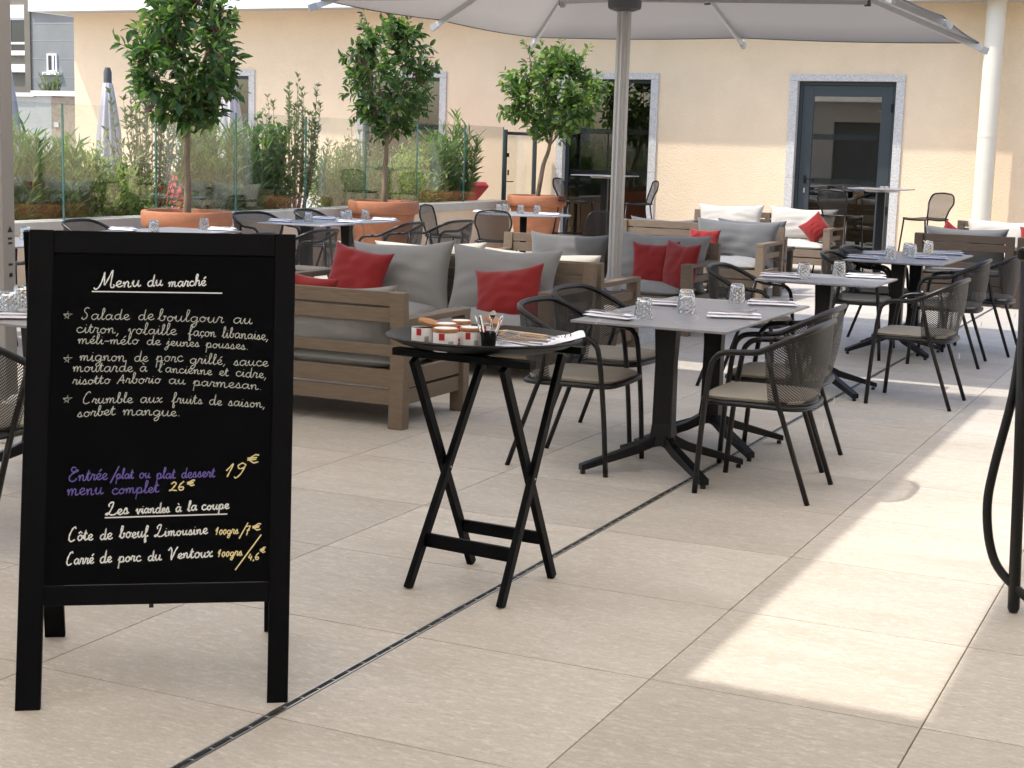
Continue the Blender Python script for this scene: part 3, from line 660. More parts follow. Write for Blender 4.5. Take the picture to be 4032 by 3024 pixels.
# ================================================================ CHAIRS
def loft(rail, seat, rows, bulge, name, m, parent, scale=1.0):
    mb = MB(); uv = []; n = len(rail); L = 0; cum = [0]
    for i in range(1, n): L += (Vector(rail[i])-Vector(rail[i-1])).length; cum.append(L)
    for j in range(rows+1):
        t = j/rows
        for i in range(n):
            a = Vector(rail[i]); b_ = Vector(seat[i]); p = a.lerp(b_, t); out = Vector((p.x, p.y, 0)); out = out.normalized() if out.length > 1e-3 else Vector((0, -1, 0))
            p += out*bulge*math.sin(PI*t); mb.v.append(tuple(p)); uv.append((cum[i], t*(a-b_).length))
    for j in range(rows):
        for i in range(n-1): mb.f.append((j*n+i, j*n+i+1, (j+1)*n+i+1, (j+1)*n+i)); mb.m.append(0)
    mb.uv = uv; return mb.obj(name, m, parent, smooth=True)
def make_armchair(label, loc, rz, group):
    t = thing('armchair', label, 'chair', loc, rz, group)
    half = [(.262, .255, 0), (.268, .235, .30), (.275, .205, .575), (.279, .180, .640), (.283, .135, .665), (.287, .05, .672), (.288, -.02, .680), (.284, -.09, .712), (.272, -.165, .750), (.248, -.220, .775), (.185, -.252, .792), (.09, -.264, .798), (0, -.266, .799)]
    R = smooth(half, 3); full = R + [Vector((-p.x, p.y, p.z)) for p in R[::-1][1:]]
    ia = 15   # rail starts after the front-leg bend
    legs = R[:ia+1]
    for s in (1, -1): MB().tube([Vector((s*p.x, p.y, p.z)) for p in legs], .0135, 8).obj('front_leg', 'chair_metal', t, smooth=True)
    MB().tube(full[ia:len(full)-ia], .0145, 8).obj('arm_rail', 'chair_metal', t, smooth=True)
    for s in (1, -1):
        MB().tube([(s*.286, -.055, .690), (s*.268, -.080, .57), (s*.252, -.100, .475), (s*.248, -.112, .435), (s*.248, -.130, .39), (s*.252, -.268, 0)], .0125, 8).obj('rear_leg', 'chair_metal', t, smooth=True)
    sr = smooth([(.235, .215, .430), (.242, 0, .428), (.225, -.17, .425), (.12, -.225, .422), (-.12, -.225, .422), (-.225, -.17, .425), (-.242, 0, .428), (-.235, .215, .430), (-.12, .262, .432), (.12, .262, .432)], 4, closed=True)
    MB().tube(sr, .012, 8, closed=True).obj('seat_frame', 'chair_metal', t, smooth=True)
    sp = MB(); cen = Vector((0, .02, .436)); nn = len(sr)
    sp.v = [tuple(p+Vector((0, 0, .004))) for p in sr] + [tuple(cen)]; sp.f = [(i, (i+1) % nn, nn) for i in range(nn)]; sp.m = [0]*nn; sp.uv = [(v[0], v[1]) for v in sp.v]
    sp.obj('seat_pan', 'chair_metal', t, smooth=False)
    pad = MB(); o2 = [Vector((p.x*.93, p.y*.93+.004, .442)) for p in sr]; o3 = [Vector((p.x*.95, p.y*.95+.004, .455)) for p in sr]; o4 = [Vector((p.x*.86, p.y*.86+.004, .466)) for p in sr]; o5 = [Vector((p.x*.72, p.y*.72+.004, .460)) for p in sr]
    pad.v = [tuple(p) for q in (o2, o3, o4, o5) for p in q]; pad.f = [(k*nn+i, k*nn+(i+1) % nn, (k+1)*nn+(i+1) % nn, (k+1)*nn+i) for k in range(3) for i in range(nn)] + [tuple(3*nn+i for i in range(nn)), tuple(range(nn))[::-1]]; pad.m = [0]*len(pad.f)
    pad.obj('seat_pad', 'seat_pad', t, smooth=True, auto=True)
    rl = [p for p in full if p.y <= -.02]; 
    k = len(rl); st = []
    for i in range(k):
        a = PI*(i/(k-1)); x = .232*math.cos(a); y = -.06 - .165*math.sin(a)**.8; st.append(Vector((x, y, .434)))
    loft([Vector(p) for p in rl], st, 8, .018, 'perforated_back', 'perforated', t)
    MB().tube([p*1.0 for p in st], .008, 6).obj('back_base_rod', 'chair_metal', t, smooth=True)
    MB().box(.256, -.236, .10, .270, -.2335, .135).xf(Matrix.Translation((-.006, .02, .17))).obj('sticker', 'sticker', t)
    return remember(t)
AG = 'black perforated armchairs at the dining tables'
def F(d): return {'+x': -PI/2, '-x': PI/2, '+y': 0, '-y': PI}[d]
A0 = make_armchair('black perforated armchair nearest the camera, right side of the foreground table', (-1.915, 6.95, 0), F('-x')+.03, AG)
CH = [((-2.04, 7.70), '-x', .05, 'black perforated armchair second on the right side of the foreground table'),
      ((-2.90, 7.03), '+x', .02, 'black perforated armchair left of the foreground table, right behind the tray stand'),
      ((-3.06, 7.82), '+x', -.03, 'black perforated armchair left of the foreground table, in front of the grey sofa'),
      ((-2.93, 10.08), '+x', .0, 'black perforated armchair left of the second table from the front'),
      ((-1.79, 10.02), '-x', -.02, 'black perforated armchair with sunlit pad right of the second table from the front'),
      ((-1.95, 12.13), '-x', .04, 'black perforated armchair, nearer one on the right of the third table'),
      ((-1.83, 13.03), '-x', -.03, 'black perforated armchair at the far right of the third table, by the dark sofa'),
      ((-2.68, 12.15), '+x', .03, 'black perforated armchair, nearer one on the left of the third table'),
      ((-2.73, 13.05), '+x', -.04, 'black perforated armchair, farther one on the left of the third table'),
      ((-9.00, 13.28), '+x', -.25, 'black perforated armchair between the largest tree pot and the bright middle-left table'),
      ((-9.02, 14.42), '+x', .1, 'black perforated armchair by the fence at the far left corner of the middle-left table'),
      ((-7.40, 13.05), '-x', .05, 'black perforated armchair right of the middle-left table, nearer one, behind the sofa'),
      ((-7.28, 13.85), '-x', -.12, 'black perforated armchair right of the middle-left table, farther one'),
      ((-9.00, 10.75), '+x', .1, 'black perforated armchair left of the table directly behind the menu board'),
      ((-7.35, 10.4), '-x', .0, 'black perforated armchair right of the table behind the menu board'),
      ((-7.30, 11.3), '-x', .0, 'black perforated armchair far right of the table behind the menu board'),
      ((-8.9, 8.9), '+x', .0, 'black perforated armchair at the far left table by the post'),
      ((-7.45, 8.35), '-x', .05, 'black perforated armchair right of the far left table by the post'),
      ((-4.36, 4.50), '+y', .0, 'black perforated armchair at the left edge with its back to the camera'),
      ((-5.02, 6.22), '-y', -.1, 'black perforated armchair behind the left edge table')]
for (x, y), d, dr_, lb in CH: dup(A0, lb, (x, y, 0), F(d)+dr_)
# armless side chairs round the round table
def make_side(label, loc, rz, group, h=.45, back=.36, name='side_chair', cat='chair', pad=True):
    t = thing(name, label, cat, loc, rz, group); k = h/.45
    sw = .225
    loop = smooth([(.16, -.19, h), (.185, -.225, h+.12), (.215, -.262, h+back*.62), (.175, -.285, h+back*.93), (.06, -.295, h+back), (-.06, -.295, h+back), (-.175, -.285, h+back*.93), (-.215, -.262, h+back*.62), (-.185, -.225, h+.12), (-.16, -.19, h)], 4)
    MB().tube(loop, .011, 8).obj('back_frame', 'chair_metal', t, smooth=True)
    mb = MB(); n = len(loop)//2; uv = []
    for j in range(7):
        for i in range(n): a = loop[i]; b_ = loop[-1-i]; p = a.lerp(b_, j/6); p.y -= .012*math.sin(PI*j/6); mb.v.append(tuple(p)); uv.append((p.x, p.z))
    for j in range(6):
        for i in range(n-1): mb.f.append((j*n+i, j*n+i+1, (j+1)*n+i+1, (j+1)*n+i)); mb.m.append(0)
    mb.uv = uv; mb.obj('perforated_back', 'perforated', t, smooth=True)
    sr = smooth([(sw, .17, h), (sw*1.04, 0, h-.012), (sw*.9, -.19, h), (0, -.215, h), (-sw*.9, -.19, h), (-sw*1.04, 0, h-.012), (-sw, .17, h), (-.12, .225, h-.012), (.12, .225, h-.012)], 4, closed=True)
    MB().tube(sr, .011, 8, closed=True).obj('seat_frame', 'chair_metal', t, smooth=True)
    sp = MB(); nn = len(sr); sp.v = [tuple(p+Vector((0, 0, .005))) for p in sr]+[(0, 0, h-.012)]; sp.f = [(i, (i+1) % nn, nn) for i in range(nn)]; sp.m = [0]*nn; sp.obj('seat', 'chair_metal', t)
    for sx in (1, -1):
        MB().tube([(sx*sw*.93, .18, h), (sx*(sw+.01*k), .22+.02*k, 0)], .011, 8).obj('leg', 'chair_metal', t, smooth=True)
        MB().tube([(sx*sw*.8, -.17, h), (sx*(sw-.01), -.22-.04*k, 0)], .011, 8).obj('leg', 'chair_metal', t, smooth=True)
    if h > .6:
        q = .28; rr = MB(); c_ = [(sw+.006, .235), (-sw-.006, .235), (-sw+.0, -.26), (sw, -.26)]
        for a, b_ in zip(c_, c_[1:]+c_[:1]): rr.tube([(a[0], a[1], q), (b_[0], b_[1], q)], .008, 6)
        rr.obj('footrest', 'chair_metal', t, smooth=True)
    return remember(t)
S0 = make_side('armless black chair in profile left of the round table', (-8.72, 16.75, 0), F('+x')+.05, 'armless chairs at the round table')
dup(S0, 'armless black chair with its back to the camera in front of the round table', (-7.86, 16.35, 0), .30)
dup(S0, 'armless black chair turned away right of the round table near the pole', (-7.12, 17.35, 0), F('-x')-.55)
B0 = make_side('black bar stool left of the high table in front of the left glass door', (-8.98, 21.35, 0), -.75, 'black bar stools at the high tables', .77, .33, 'bar_stool', 'bar stool')
dup(B0, 'black bar stool right of the high table by the parasol pole', (-8.05, 21.45, 0), 2.15)
dup(B0, 'black bar stool left of the high table in front of the handled door', (-4.78, 20.45, 0), -.25)
dup(B0, 'black bar stool right of the high table against the sunlit cream wall', (-3.70, 20.60, 0), 2.55)

# ================================================================ TABLES
def make_table(label, loc, group, sx=.78, sy=.75, bo=(0, 0), h=.745):
    t = thing('dining_table', label, 'table', loc, 0, group)
    a, b_ = sx/2-.0015, sy/2-.0015
    top = MB(); top.box(-a, -b_, h-.012, a, b_, h); top.obj('tabletop', 'table_top', t, bevel=.002)
    cx, cy = bo
    MB().box(cx-.22, cy-.22, h-.022, cx+.22, cy+.22, h-.0125).obj('top_plate', 'black_metal', t)
    c = MB(); vs = []
    for z, w, d in ((.13, .058, .058), (.24, .050, .040), (.55, .048, .036), (h-.0225, .056, .042)):
        vs += [(cx-w, cy-d, z), (cx+w, cy-d, z), (cx+w, cy+d, z), (cx-w, cy+d, z)]
    fs = [(3, 2, 1, 0), (12, 13, 14, 15)] + [(k*4+i, k*4+(i+1) % 4, k*4+4+(i+1) % 4, k*4+4+i) for k in range(3) for i in range(4)]
    c.add(vs, fs).obj('column', 'black_metal', t, bevel=.006)
    for ax, ay in ((1, 1), (-1, 1), (1, -1), (-1, -1)):
        l_ = MB(); d = Vector((ax, ay*.93, 0)).normalized(); p = [(0.0, .165, .070), (.06, .150, .055), (.14, .115, .046), (.43, .032, .030)]
        x = Vector((-d.y, d.x, 0)); vs = []
        for s, z, hh in p:
            for i, j in ((-1, -1), (1, -1), (1, 1), (-1, 1)): q = Vector((cx, cy, z)) + d*s + x*(i*.024) + Vector((0, 0, j*hh/2)); vs.append(tuple(q))
        n = 4; fs = [(0, 1, 2, 3), (15, 14, 13, 12)] + [(k*4+i, k*4+4+i, k*4+4+(i+1) % 4, k*4+(i+1) % 4) for k in range(3) for i in range(4)]
        lo = l_.add(vs, fs).obj('foot', 'black_metal', t, bevel=.004)
        e = Vector((cx, cy, 0)) + d*.415; MB().lathe([(.013, 0), (.013, .016)], 12, (e.x, e.y, 0)).obj('foot_pad', 'drain_dark', lo)
    return remember(t)
TG = 'grey stone-topped dining tables'
def D2(label, x, y, group=TG): return dup(T0, label, (x, y, 0), 0, group)
T0 = make_table('near half of the foreground grey table with set glasses and napkins', (-2.46, 7.14, 0), TG, bo=(.0, -.07))
D2('far half of the foreground grey table', -2.46, 7.892)
D2('single grey table second from the front on the right', -2.44, 10.17)
D2('near half of the third grey table in front of the dark sofa', -2.42, 12.52)
D2('far half of the third grey table, closest to the dark sofa', -2.42, 13.272)
D2('near half of the bright middle-left table in front of the middle tree pot', -8.33, 13.08)
D2('far half of the bright middle-left table in front of the middle tree pot', -8.33, 13.832)
D2('near half of the bright table just behind the menu board', -8.33, 10.23)
D2('far half of the bright table just behind the menu board', -8.33, 10.982)
D2('grey table at the far left partly hidden by post and menu board', -8.25, 8.88)
D2('grey table at the far left edge, nearer half', -8.25, 8.128)
D2('grey table at the left edge beside the menu board with tumblers on it', -4.84, 5.40)
rt = thing('round_table', 'round grey dining table beside the rightmost terracotta pot', 'table', (-7.86, 17.1, 0))
MB().lathe([(.575, .733), (.58, .736), (.58, .742), (.575, .745)], 48).obj('tabletop', 'table_top', rt, smooth=True, auto=True)
MB().lathe([(.05, .02), (.04, .3), (.045, .732)], 16).obj('column', 'black_metal', rt, smooth=True)
for a in range(4):
    aa = PI/4+a*PI/2; MB().bar((0, 0, .16), (math.cos(aa)*.4, math.sin(aa)*.4, .02), .04, .035).obj('foot', 'black_metal', rt, bevel=.004)
def bar_table(label, x, y, h, s, rz):
    t = thing('high_table', label, 'bar table', (x, y, 0), rz, 'high standing tables by the wall')
    MB().box(-s/2, -s/2, h-.014, s/2, s/2, h).obj('tabletop', 'table_top', t, bevel=.003)
    MB().lathe([(.20, h-.045), (.24, h-.0145)], 24).obj('top_plate', 'alu', t, smooth=True, auto=True)
    MB().box(-.05, -.03, .03, .05, .03, h-.046).obj('column', 'black_metal', t, bevel=.004)
    MB().box(-.28, -.28, 0, .28, .28, .029).obj('base', 'black_metal', t)
bar_table('high bar table with a stool either side in front of the left glass door', -8.55, 21.45, 1.165, .78, .0)
bar_table('high bar table with an ashtray in front of the handled door', -4.24, 20.35, 1.145, .72, .0)
ash = MB().lathe([(.055, 0), (.06, .03), (.045, .03), (.04, .008)], 16).obj('ashtray', 'tumbler_glass', smooth=True, auto=True); ash.location = (-4.22, 20.4, 1.1455); tag(ash, 'clear glass ashtray standing on the high table in front of the handled door', 'ashtray')

# ---- tumblers (upside down, dimpled) and napkins with cutlery
def dim(a, z, i): return 1 + (  .045*math.sin(16*a/2 + (i % 2)*PI)*math.cos(0) if 1 < i < 9 else 0)
tb = MB(); outer = [(.0405, 0), (.0415, .004), (.0412, .014), (.0402, .025), (.0392, .036), (.0382, .047), (.0372, .058), (.0362, .069), (.0352, .078), (.0335, .086), (.0315, .0925), (.028, .095)]
inner = [(.022, .083), (.0305, .078), (.0325, .066), (.0365, .02), (.0380, 0.001)]
tb.lathe(outer + inner, 32, rad=lambda a, z, i: dim(a, z, i), cap=False)
k = len(outer)-1; o0 = k*32; tb.f.append(tuple(range(0, 0)) or tuple(o0+j for j in range(0, 0)) or (0, 1, 2)); tb.f.pop()
# close: disc across the outer base between outer and inner rims is the lathe strip itself; close the bottom opening ring
n = 32; L_ = len(outer)+len(inner); tb.f += [((L_-1)*n+j, (L_-1)*n+(j+1) % n, (j+1) % n, j) for j in range(n)]; tb.m += [0]*n
tumbler_mesh = None
def tumbler(x, y, z, label, group, s=1.0):
    global tumbler_mesh
    if tumbler_mesh is None:
        tumbler_mesh = tb.mesh('tumbler', 'tumbler_glass', False)
    o = bpy.data.objects.new('tumbler', tumbler_mesh); C.objects.link(o); o.location = (x, y, z+.0008); o.rotation_euler = (0, 0, x*7+y*3); o.scale = (s, s, s)
    return tag(o, label, 'glass', group)
# the tumbler's thick closed base is a separate strip of the same profile
tb.f += [tuple((len(outer)-1)*32+j for j in range(32)), tuple((len(outer))*32+j for j in range(32))[::-1]]
tb.f = [f for f in tb.f if not (min(f)//32 == len(outer)-1 and max(f)//32 == len(outer) and len(f) == 4)]
tb.m = [0]*len(tb.f)
GG = 'upturned dimpled tumblers set on the tables'
TT = [(-2.582, 7.05, 'upturned tumbler at the near left of the foreground table, between napkin and board edge'),
      (-2.49, 7.43, 'upturned tumbler in front of the pair at the middle of the foreground table'),
      (-2.56, 7.62, 'upturned tumbler just behind another at the middle of the foreground table'),
      (-2.448, 8.15, 'upturned tumbler at the far right of the foreground table'),
      (-2.58, 10.08, 'left upturned tumbler on the second right-hand table'), (-2.43, 10.45, 'right upturned tumbler on the second right-hand table'),
      (-2.50, 12.50, 'leftmost upturned tumbler on the third right-hand table'), (-2.50, 13.20, 'upturned tumbler behind the middle one on the third table'), (-2.43, 13.00, 'middle upturned tumbler on the third right-hand table'), (-2.40, 13.58, 'rightmost upturned tumbler on the third table, against the dark sofa'),
      (-8.404, 13.15, 'upturned tumbler at the near end of the bright middle-left table'), (-8.285, 13.62, 'upturned tumbler right of centre on the middle-left table'), (-8.428, 13.95, 'upturned tumbler behind the centre one on the middle-left table'), (-8.34, 14.15, 'upturned tumbler at the far end of the middle-left table, before the pot'),
      (-8.305, 10.587, 'left upturned tumbler on the bright table above the menu board'), (-8.263, 11.231, 'right upturned tumbler on the bright table above the menu board'),
      (-8.302, 9.05, 'upturned tumbler showing beside the top left corner of the menu board'),
      (-4.98, 5.31, 'large upturned tumbler at the left edge, near the menu board'), (-5.12, 5.55, 'upturned tumbler at the left edge behind the larger one'),
      (-8.15, 17.00, 'front left upturned tumbler on the round table'), (-8.18, 17.25, 'back left upturned tumbler on the round table'), (-7.90, 17.10, 'middle upturned tumbler on the round table'), (-7.75, 17.25, 'right upturned tumbler on the round table, before the pot')]
for x, y, lb in TT: tumbler(x, y, .745, lb, GG, 1.08)

nm = MB()      # folded napkin roll: soft flattened slab with a fold line
def pillow_slab(mb, L, Wd, T, z0=0, n=10, m_=5, wr=.0, seed=0):
    r = random.Random(seed); vs = []; fs = []
    for s in (1, -1):
        for j in range(m_+1):
            for i in range(n+1):
                u = 2*i/n-1; v = 2*j/m_-1; e = max(0, (1-abs(u)**6)*(1-abs(v)**4))**.5
                vs.append((u*L/2*(1-.02*v*v), v*Wd/2*(1-.06*math.sin(3*u+seed)), z0 + T*.5 + s*T*.5*e + wr*math.sin(5*u+seed)*e))
    K = (n+1)*(m_+1)
    for s in (0, 1):
        for j in range(m_):
            for i in range(n):
                a = s*K+j*(n+1)+i; q = (a, a+1, a+n+2, a+n+1); fs.append(q if s == 0 else q[::-1])
    mb.add(vs, fs); return mb
nap_meshes = []
for sd in range(3):
    q = MB(); pillow_slab(q, .27, .085, .020, 0, seed=sd, wr=.002); pillow_slab(q, .262, .064, .010, .0195, seed=sd+4, wr=.0015)
    nap_meshes.append(q.mesh('napkin', 'napkin', True))
def fork_mesh():
    q = MB(); q.bar((-.105, 0, .003), (-.05, 0, .003), .016, .003); q.bar((-.05, 0, .003), (.025, 0, .006), .009, .003); q.bar((.025, 0, .006), (.050, 0, .005), .024, .0022)
    for k in range(4): q.bar((.050, -.0102+.0068*k, .005), (.100, -.0102+.0068*k, .010), .0034, .0024)
    return q.mesh('fork', 'cutlery')
def knife_mesh():
    q = MB(); q.bar((-.11, 0, .003), (-.01, 0, .003), .010, .006); q.bar((-.01, 0, .003), (.10, .001, .0028), .016, .0016); return q.mesh('knife', 'cutlery')
FM, KM = fork_mesh(), knife_mesh()
def place(name, me, x, y, z, rz, label, cat, group, ry=0, rx=0):
    o = bpy.data.objects.new(name, me); C.objects.link(o); o.location = (x, y, z); o.rotation_euler = (rx, ry, rz); return tag(o, label, cat, group)
NG = 'folded white napkins on the tables'
NP = [(-2.72, 6.95, -.25, 'near left corner of the foreground table'), (-2.22, 7.36, .35, 'right side of the foreground table, by the two armchairs'), (-2.24, 8.12, .30, 'far right corner of the foreground table'), (-2.73, 7.72, .15, 'left side of the foreground table behind the tumbler'),
      (-2.72, 10.02, .1, 'left side of the second right-hand table'), (-2.24, 10.42, .2, 'right side of the second right-hand table'),
      (-2.70, 12.40, -.2, 'near left corner of the third right-hand table'), (-2.24, 12.82, .2, 'right side of the third right-hand table'), (-2.70, 12.98, .1, 'left side of the third table, behind the tumblers'), (-2.22, 13.50, .15, 'far right corner of the third table by the dark sofa'),
      (-8.6, 12.95, -.1, 'near left of the middle-left table'), (-8.08, 13.4, .15, 'right side of the middle-left table'), (-8.6, 13.75, .1, 'far left of the middle-left table'), (-8.08, 14.1, .15, 'far right of the middle-left table before the pot'),
      (-8.6, 10.55, .0, 'left side of the table above the menu board'), (-8.08, 11.25, .1, 'right side of the table above the menu board'),
      (-4.84, 5.16, .6, 'left edge table beside the menu board'), (-4.80, 5.62, .3, 'far side of the left edge table'),
      (-8.3, 16.9, .2, 'left side of the round table'), (-7.50, 17.05, .1, 'right side of the round table')]
for i, (x, y, rz, w) in enumerate(NP):
    place('napkin', nap_meshes[i % 3], x, y, .7455, rz, 'white napkin, '+w, 'napkin', NG)
    place('fork', FM, x+.01, y+.008, .7765, rz+.12, 'steel fork, '+w, 'fork', 'forks laid on napkins')
    place('knife', KM, x-.005, y-.018, .7758, rz-.06, 'steel knife, '+w, 'knife', 'knives laid on napkins')
# dark script on two napkins
def squiggle(pts, w, z, name, m, parent=None, loc=(0, 0, 0), rz=0):
    mb = MB(); P = smooth([(p[0], p[1], 0) for p in pts], 4); vs = []
    for i, p in enumerate(P):
        d = (P[min(i+1, len(P)-1)]-P[max(i-1, 0)]).normalized(); x = Vector((-d.y, d.x, 0))*w/2; vs += [tuple(p+x+Vector((0, 0, z))), tuple(p-x+Vector((0, 0, z)))]
    mb.add(vs, [(2*i, 2*i+1, 2*i+3, 2*i+2) for i in range(len(P)-1)]); o = mb.obj(name, m, parent); return o

# ================================================================ SOFAS
def cushion_mesh(w, h, T, seed, name, m, nx=28, nz=20, pinch=.10):
    r = random.Random(seed); ph = [r.uniform(0, 6) for _ in range(6)]; vs = []; fs = []
    for s in (1, -1):
        for j in range(nz+1):
            for i in range(nx+1):
                u = 2*i/nx-1; v = 2*j/nz-1
                e = max(0, (1-abs(u)**2.6)*(1-abs(v)**2.6))**.5
                x = u*w/2*(1-pinch*(1-abs(v)**2.2)); z = v*h/2*(1-pinch*1.35*(1-abs(u)**1.8) + .012*math.sin(6*u+ph[3])*abs(v))
                wr = (.10*math.sin(7*u*v+ph[0]) + .08*math.sin(9*u+5*v+ph[1])*math.sin(3*v+ph[4]) + .08*math.sin(15*v+6*u*u+ph[2])*math.sin(2.5*u+ph[5]))*1.3*min(1, 1.5-e)*e + .22*math.exp(-((u-.25*math.sin(ph[3]))*7)**2)*-1*max(0, v)
                vs.append((x, s*T/2*(e*(1+wr)+.03), z))
    K = (nx+1)*(nz+1)
    for s in (0, 1):
        for j in range(nz):
            for i in range(nx):
                a = s*K+j*(nx+1)+i; q = (a, a+1, a+nx+2, a+nx+1); fs.append(q[::-1] if s == 0 else q)
    e = [i for i in range(nx+1)] + [j*(nx+1)+nx for j in range(1, nz+1)] + [nz*(nx+1)+i for i in range(nx-1, -1, -1)] + [j*(nx+1) for j in range(nz-1, 0, -1)]
    for a, b_ in zip(e, e[1:]+e[:1]): fs.append((a, a+K, b_+K, b_)[::-1])
    mb = MB(); mb.add(vs, fs); return mb.mesh(name, m, True)
def sofa(label, x0, x1, yb, face, seats, backm, seatm, wood='teak', group='slatted wooden lounge sofas', D=.82, H=.755, AH=.61):
    """x0..x1 across, back plane at y=yb, face=+1 looks to +Y, -1 to -Y (local +y is the front)"""
    w = x1-x0; t = thing('lounge_sofa', label, 'sofa', ((x0+x1)/2, yb, 0), 0 if face > 0 else PI, group)
    a = w/2; p = .085
    for sx in (-1, 1):
        # raked rear post, front post, arm, side rails
        q = MB(); xo = sx*(a-.045); q.bar((xo, .02, H), (xo, .05, .40), .09, .06, (0, 1, 0)); q.bar((xo, .05, .40), (xo, .035, 0), .09, .075, (0, 1, 0)); q.obj('rear_leg', wood, t, bevel=.004)
        MB().bar((xo, D-.05, AH-.0355), (xo, D-.05, 0), .09, .075, (0, 1, 0)).obj('front_leg', wood, t, bevel=.004)
        MB().bar((xo, .06, AH-.018), (xo, D-.01, AH-.018), .09, .034).obj('armrest', wood, t, bevel=.004)
        MB().bar((xo, .09, .47), (xo, D-.09, .47), .035, .06).obj('side_rail', wood, t, bevel=.003)
        MB().bar((xo, .09, .275), (xo, D-.09, .275), .035, .095).obj('side_rail', wood, t, bevel=.003)
        MB().bar((xo, .09, .170), (xo, D-.09, .170), .035, .085).obj('side_rail', wood, t, bevel=.003)
    for z, hh in ((.715, .078), (.625, .078), (.43, .06)):
        MB().bar((-a+.09, .03+.02*(H-z), z), (a-.09, .03+.02*(H-z), z), .028, hh).obj('back_slat', wood, t, bevel=.003)
    for z, hh in ((.275, .095), (.17, .085)):
        MB().bar((-a+.09, .045, z), (a-.09, .045, z), .03, hh).obj('back_rail', wood, t, bevel=.003)
        MB().bar((-a+.09, D-.05, z), (a-.09, D-.05, z), .03, hh).obj('front_rail', wood, t, bevel=.003)
    if seats > 1: MB().bar((0, .055, .75), (0, .055, .33), .07, .025, (0, 1, 0)).obj('back_stile', wood, t, bevel=.003)
    for k in range(6):
        yy = .10 + k*.118; MB().box(-a+.09, yy, .255, a-.09, yy+.085, .275).obj('seat_slat', wood, t)
    iw = (w-.19)/seats
    for k in range(seats):
        cx = -a+.095+iw*(k+.5)
        sc = cushion_mesh(D-.10, iw-.012, .155, k+int(x0*10) % 7, 'seat_cushion', seatm, 16, 16, .012)
        o = bpy.data.objects.new('seat_cushion', sc); C.objects.link(o); o.parent = t; o.location = (cx, (D)/2+.0, .355); o.rotation_euler = (PI/2, 0, PI/2)
    return t, t.location.copy(), (0 if face > 0 else PI)
CUSH = {}
def cushion(cname, m, w, h, T, wx, wy, wz, face, lean, roll, label, cat, group, yaw=0, seed=0):
    key = (m, w, h, T, seed)
    if key not in CUSH: CUSH[key] = cushion_mesh(w, h, T, seed, cname, m)
    o = bpy.data.objects.new(cname, CUSH[key]); C.objects.link(o)
    base = 0 if face > 0 else PI
    # lean back: top towards the backrest
    o.matrix_world = Matrix.Translation((wx, wy, wz)) @ Matrix.Rotation(base+yaw, 4, 'Z') @ Matrix.Rotation(lean, 4, 'X') @ Matrix.Rotation(roll, 4, 'Y')
    return tag(o, label, cat, group)
BC, RP = 'large back cushions on the lounge sofas', 'red throw pillows on the lounge sofas'
# A: back to the camera, left front
sofa('wooden slatted sofa with its back to the camera, just right of the menu board', -6.14, -4.04, 7.28, 1, 2, 'grey_cloth', 'grey_cloth')
cushion('back_cushion', 'grey_cloth', .96, .50, .20, -4.620, 7.440, 0.525, 1, .20, -.02, 'grey back cushion seen from behind in the sofa nearest the menu board, right seat', 'cushion', BC, seed=1)
cushion('back_cushion', 'grey_cloth', .96, .50, .20, -5.600, 7.440, 0.525, 1, .20, .03, 'grey back cushion in the sofa nearest the menu board, left seat', 'cushion', BC, seed=2)
cushion('throw_pillow', 'red_cloth', .46, .34, .15, -4.930, 7.700, 0.630, 1, .35, .12, 'red pillow mostly hidden, peeking above the sofa back next to the menu board', 'pillow', RP, seed=3)
# B: faces the camera
sofa('wooden sofa facing the camera with two grey cushions behind the tray stand', -6.18, -4.05, 10.08, -1, 2, 'grey_cloth', 'grey_cloth')
cushion('back_cushion', 'grey_cloth', 0.840, 0.550, .22, -5.500, 9.860, 0.580, -1, .20, .05, 'left grey back cushion of the sofa behind the tray stand', 'cushion', BC, seed=4)
cushion('back_cushion', 'grey_cloth', 0.860, 0.550, .22, -4.680, 9.860, 0.580, -1, .20, -.02, 'right grey back cushion of the sofa behind the tray stand', 'cushion', BC, seed=5)
cushion('throw_pillow', 'red_cloth', 0.500, 0.420, .15, -5.730, 9.620, 0.600, -1, .30, -.14, 'bright red pillow on the left cushion of the sofa behind the tray stand', 'pillow', RP, seed=6)
cushion('throw_pillow', 'red_cloth', .52, 0.430, .17, -4.520, 9.620, 0.530, -1, .38, .16, 'bright red pillow leaning on the right cushion above the breakfast tray', 'pillow', RP, seed=7)
# C: back to back with B, faces away
sofa('wooden sofa with sunlit pale cushions facing away behind the first grey sofa', -6.18, -4.05, 10.16, 1, 2, 'white_cloth', 'white_cloth')
cushion('back_cushion', 'white_cloth', .96, .48, .20, -4.600, 10.360, 0.575, 1, .22, .02, 'sunlit cream cushion peeking above the sofa back at right', 'cushion', BC, seed=8)
cushion('back_cushion', 'white_cloth', .96, .48, .20, -5.500, 10.360, 0.595, 1, .22, -.04, 'sunlit cream cushion peeking above the sofa back at left', 'cushion', BC, seed=9)
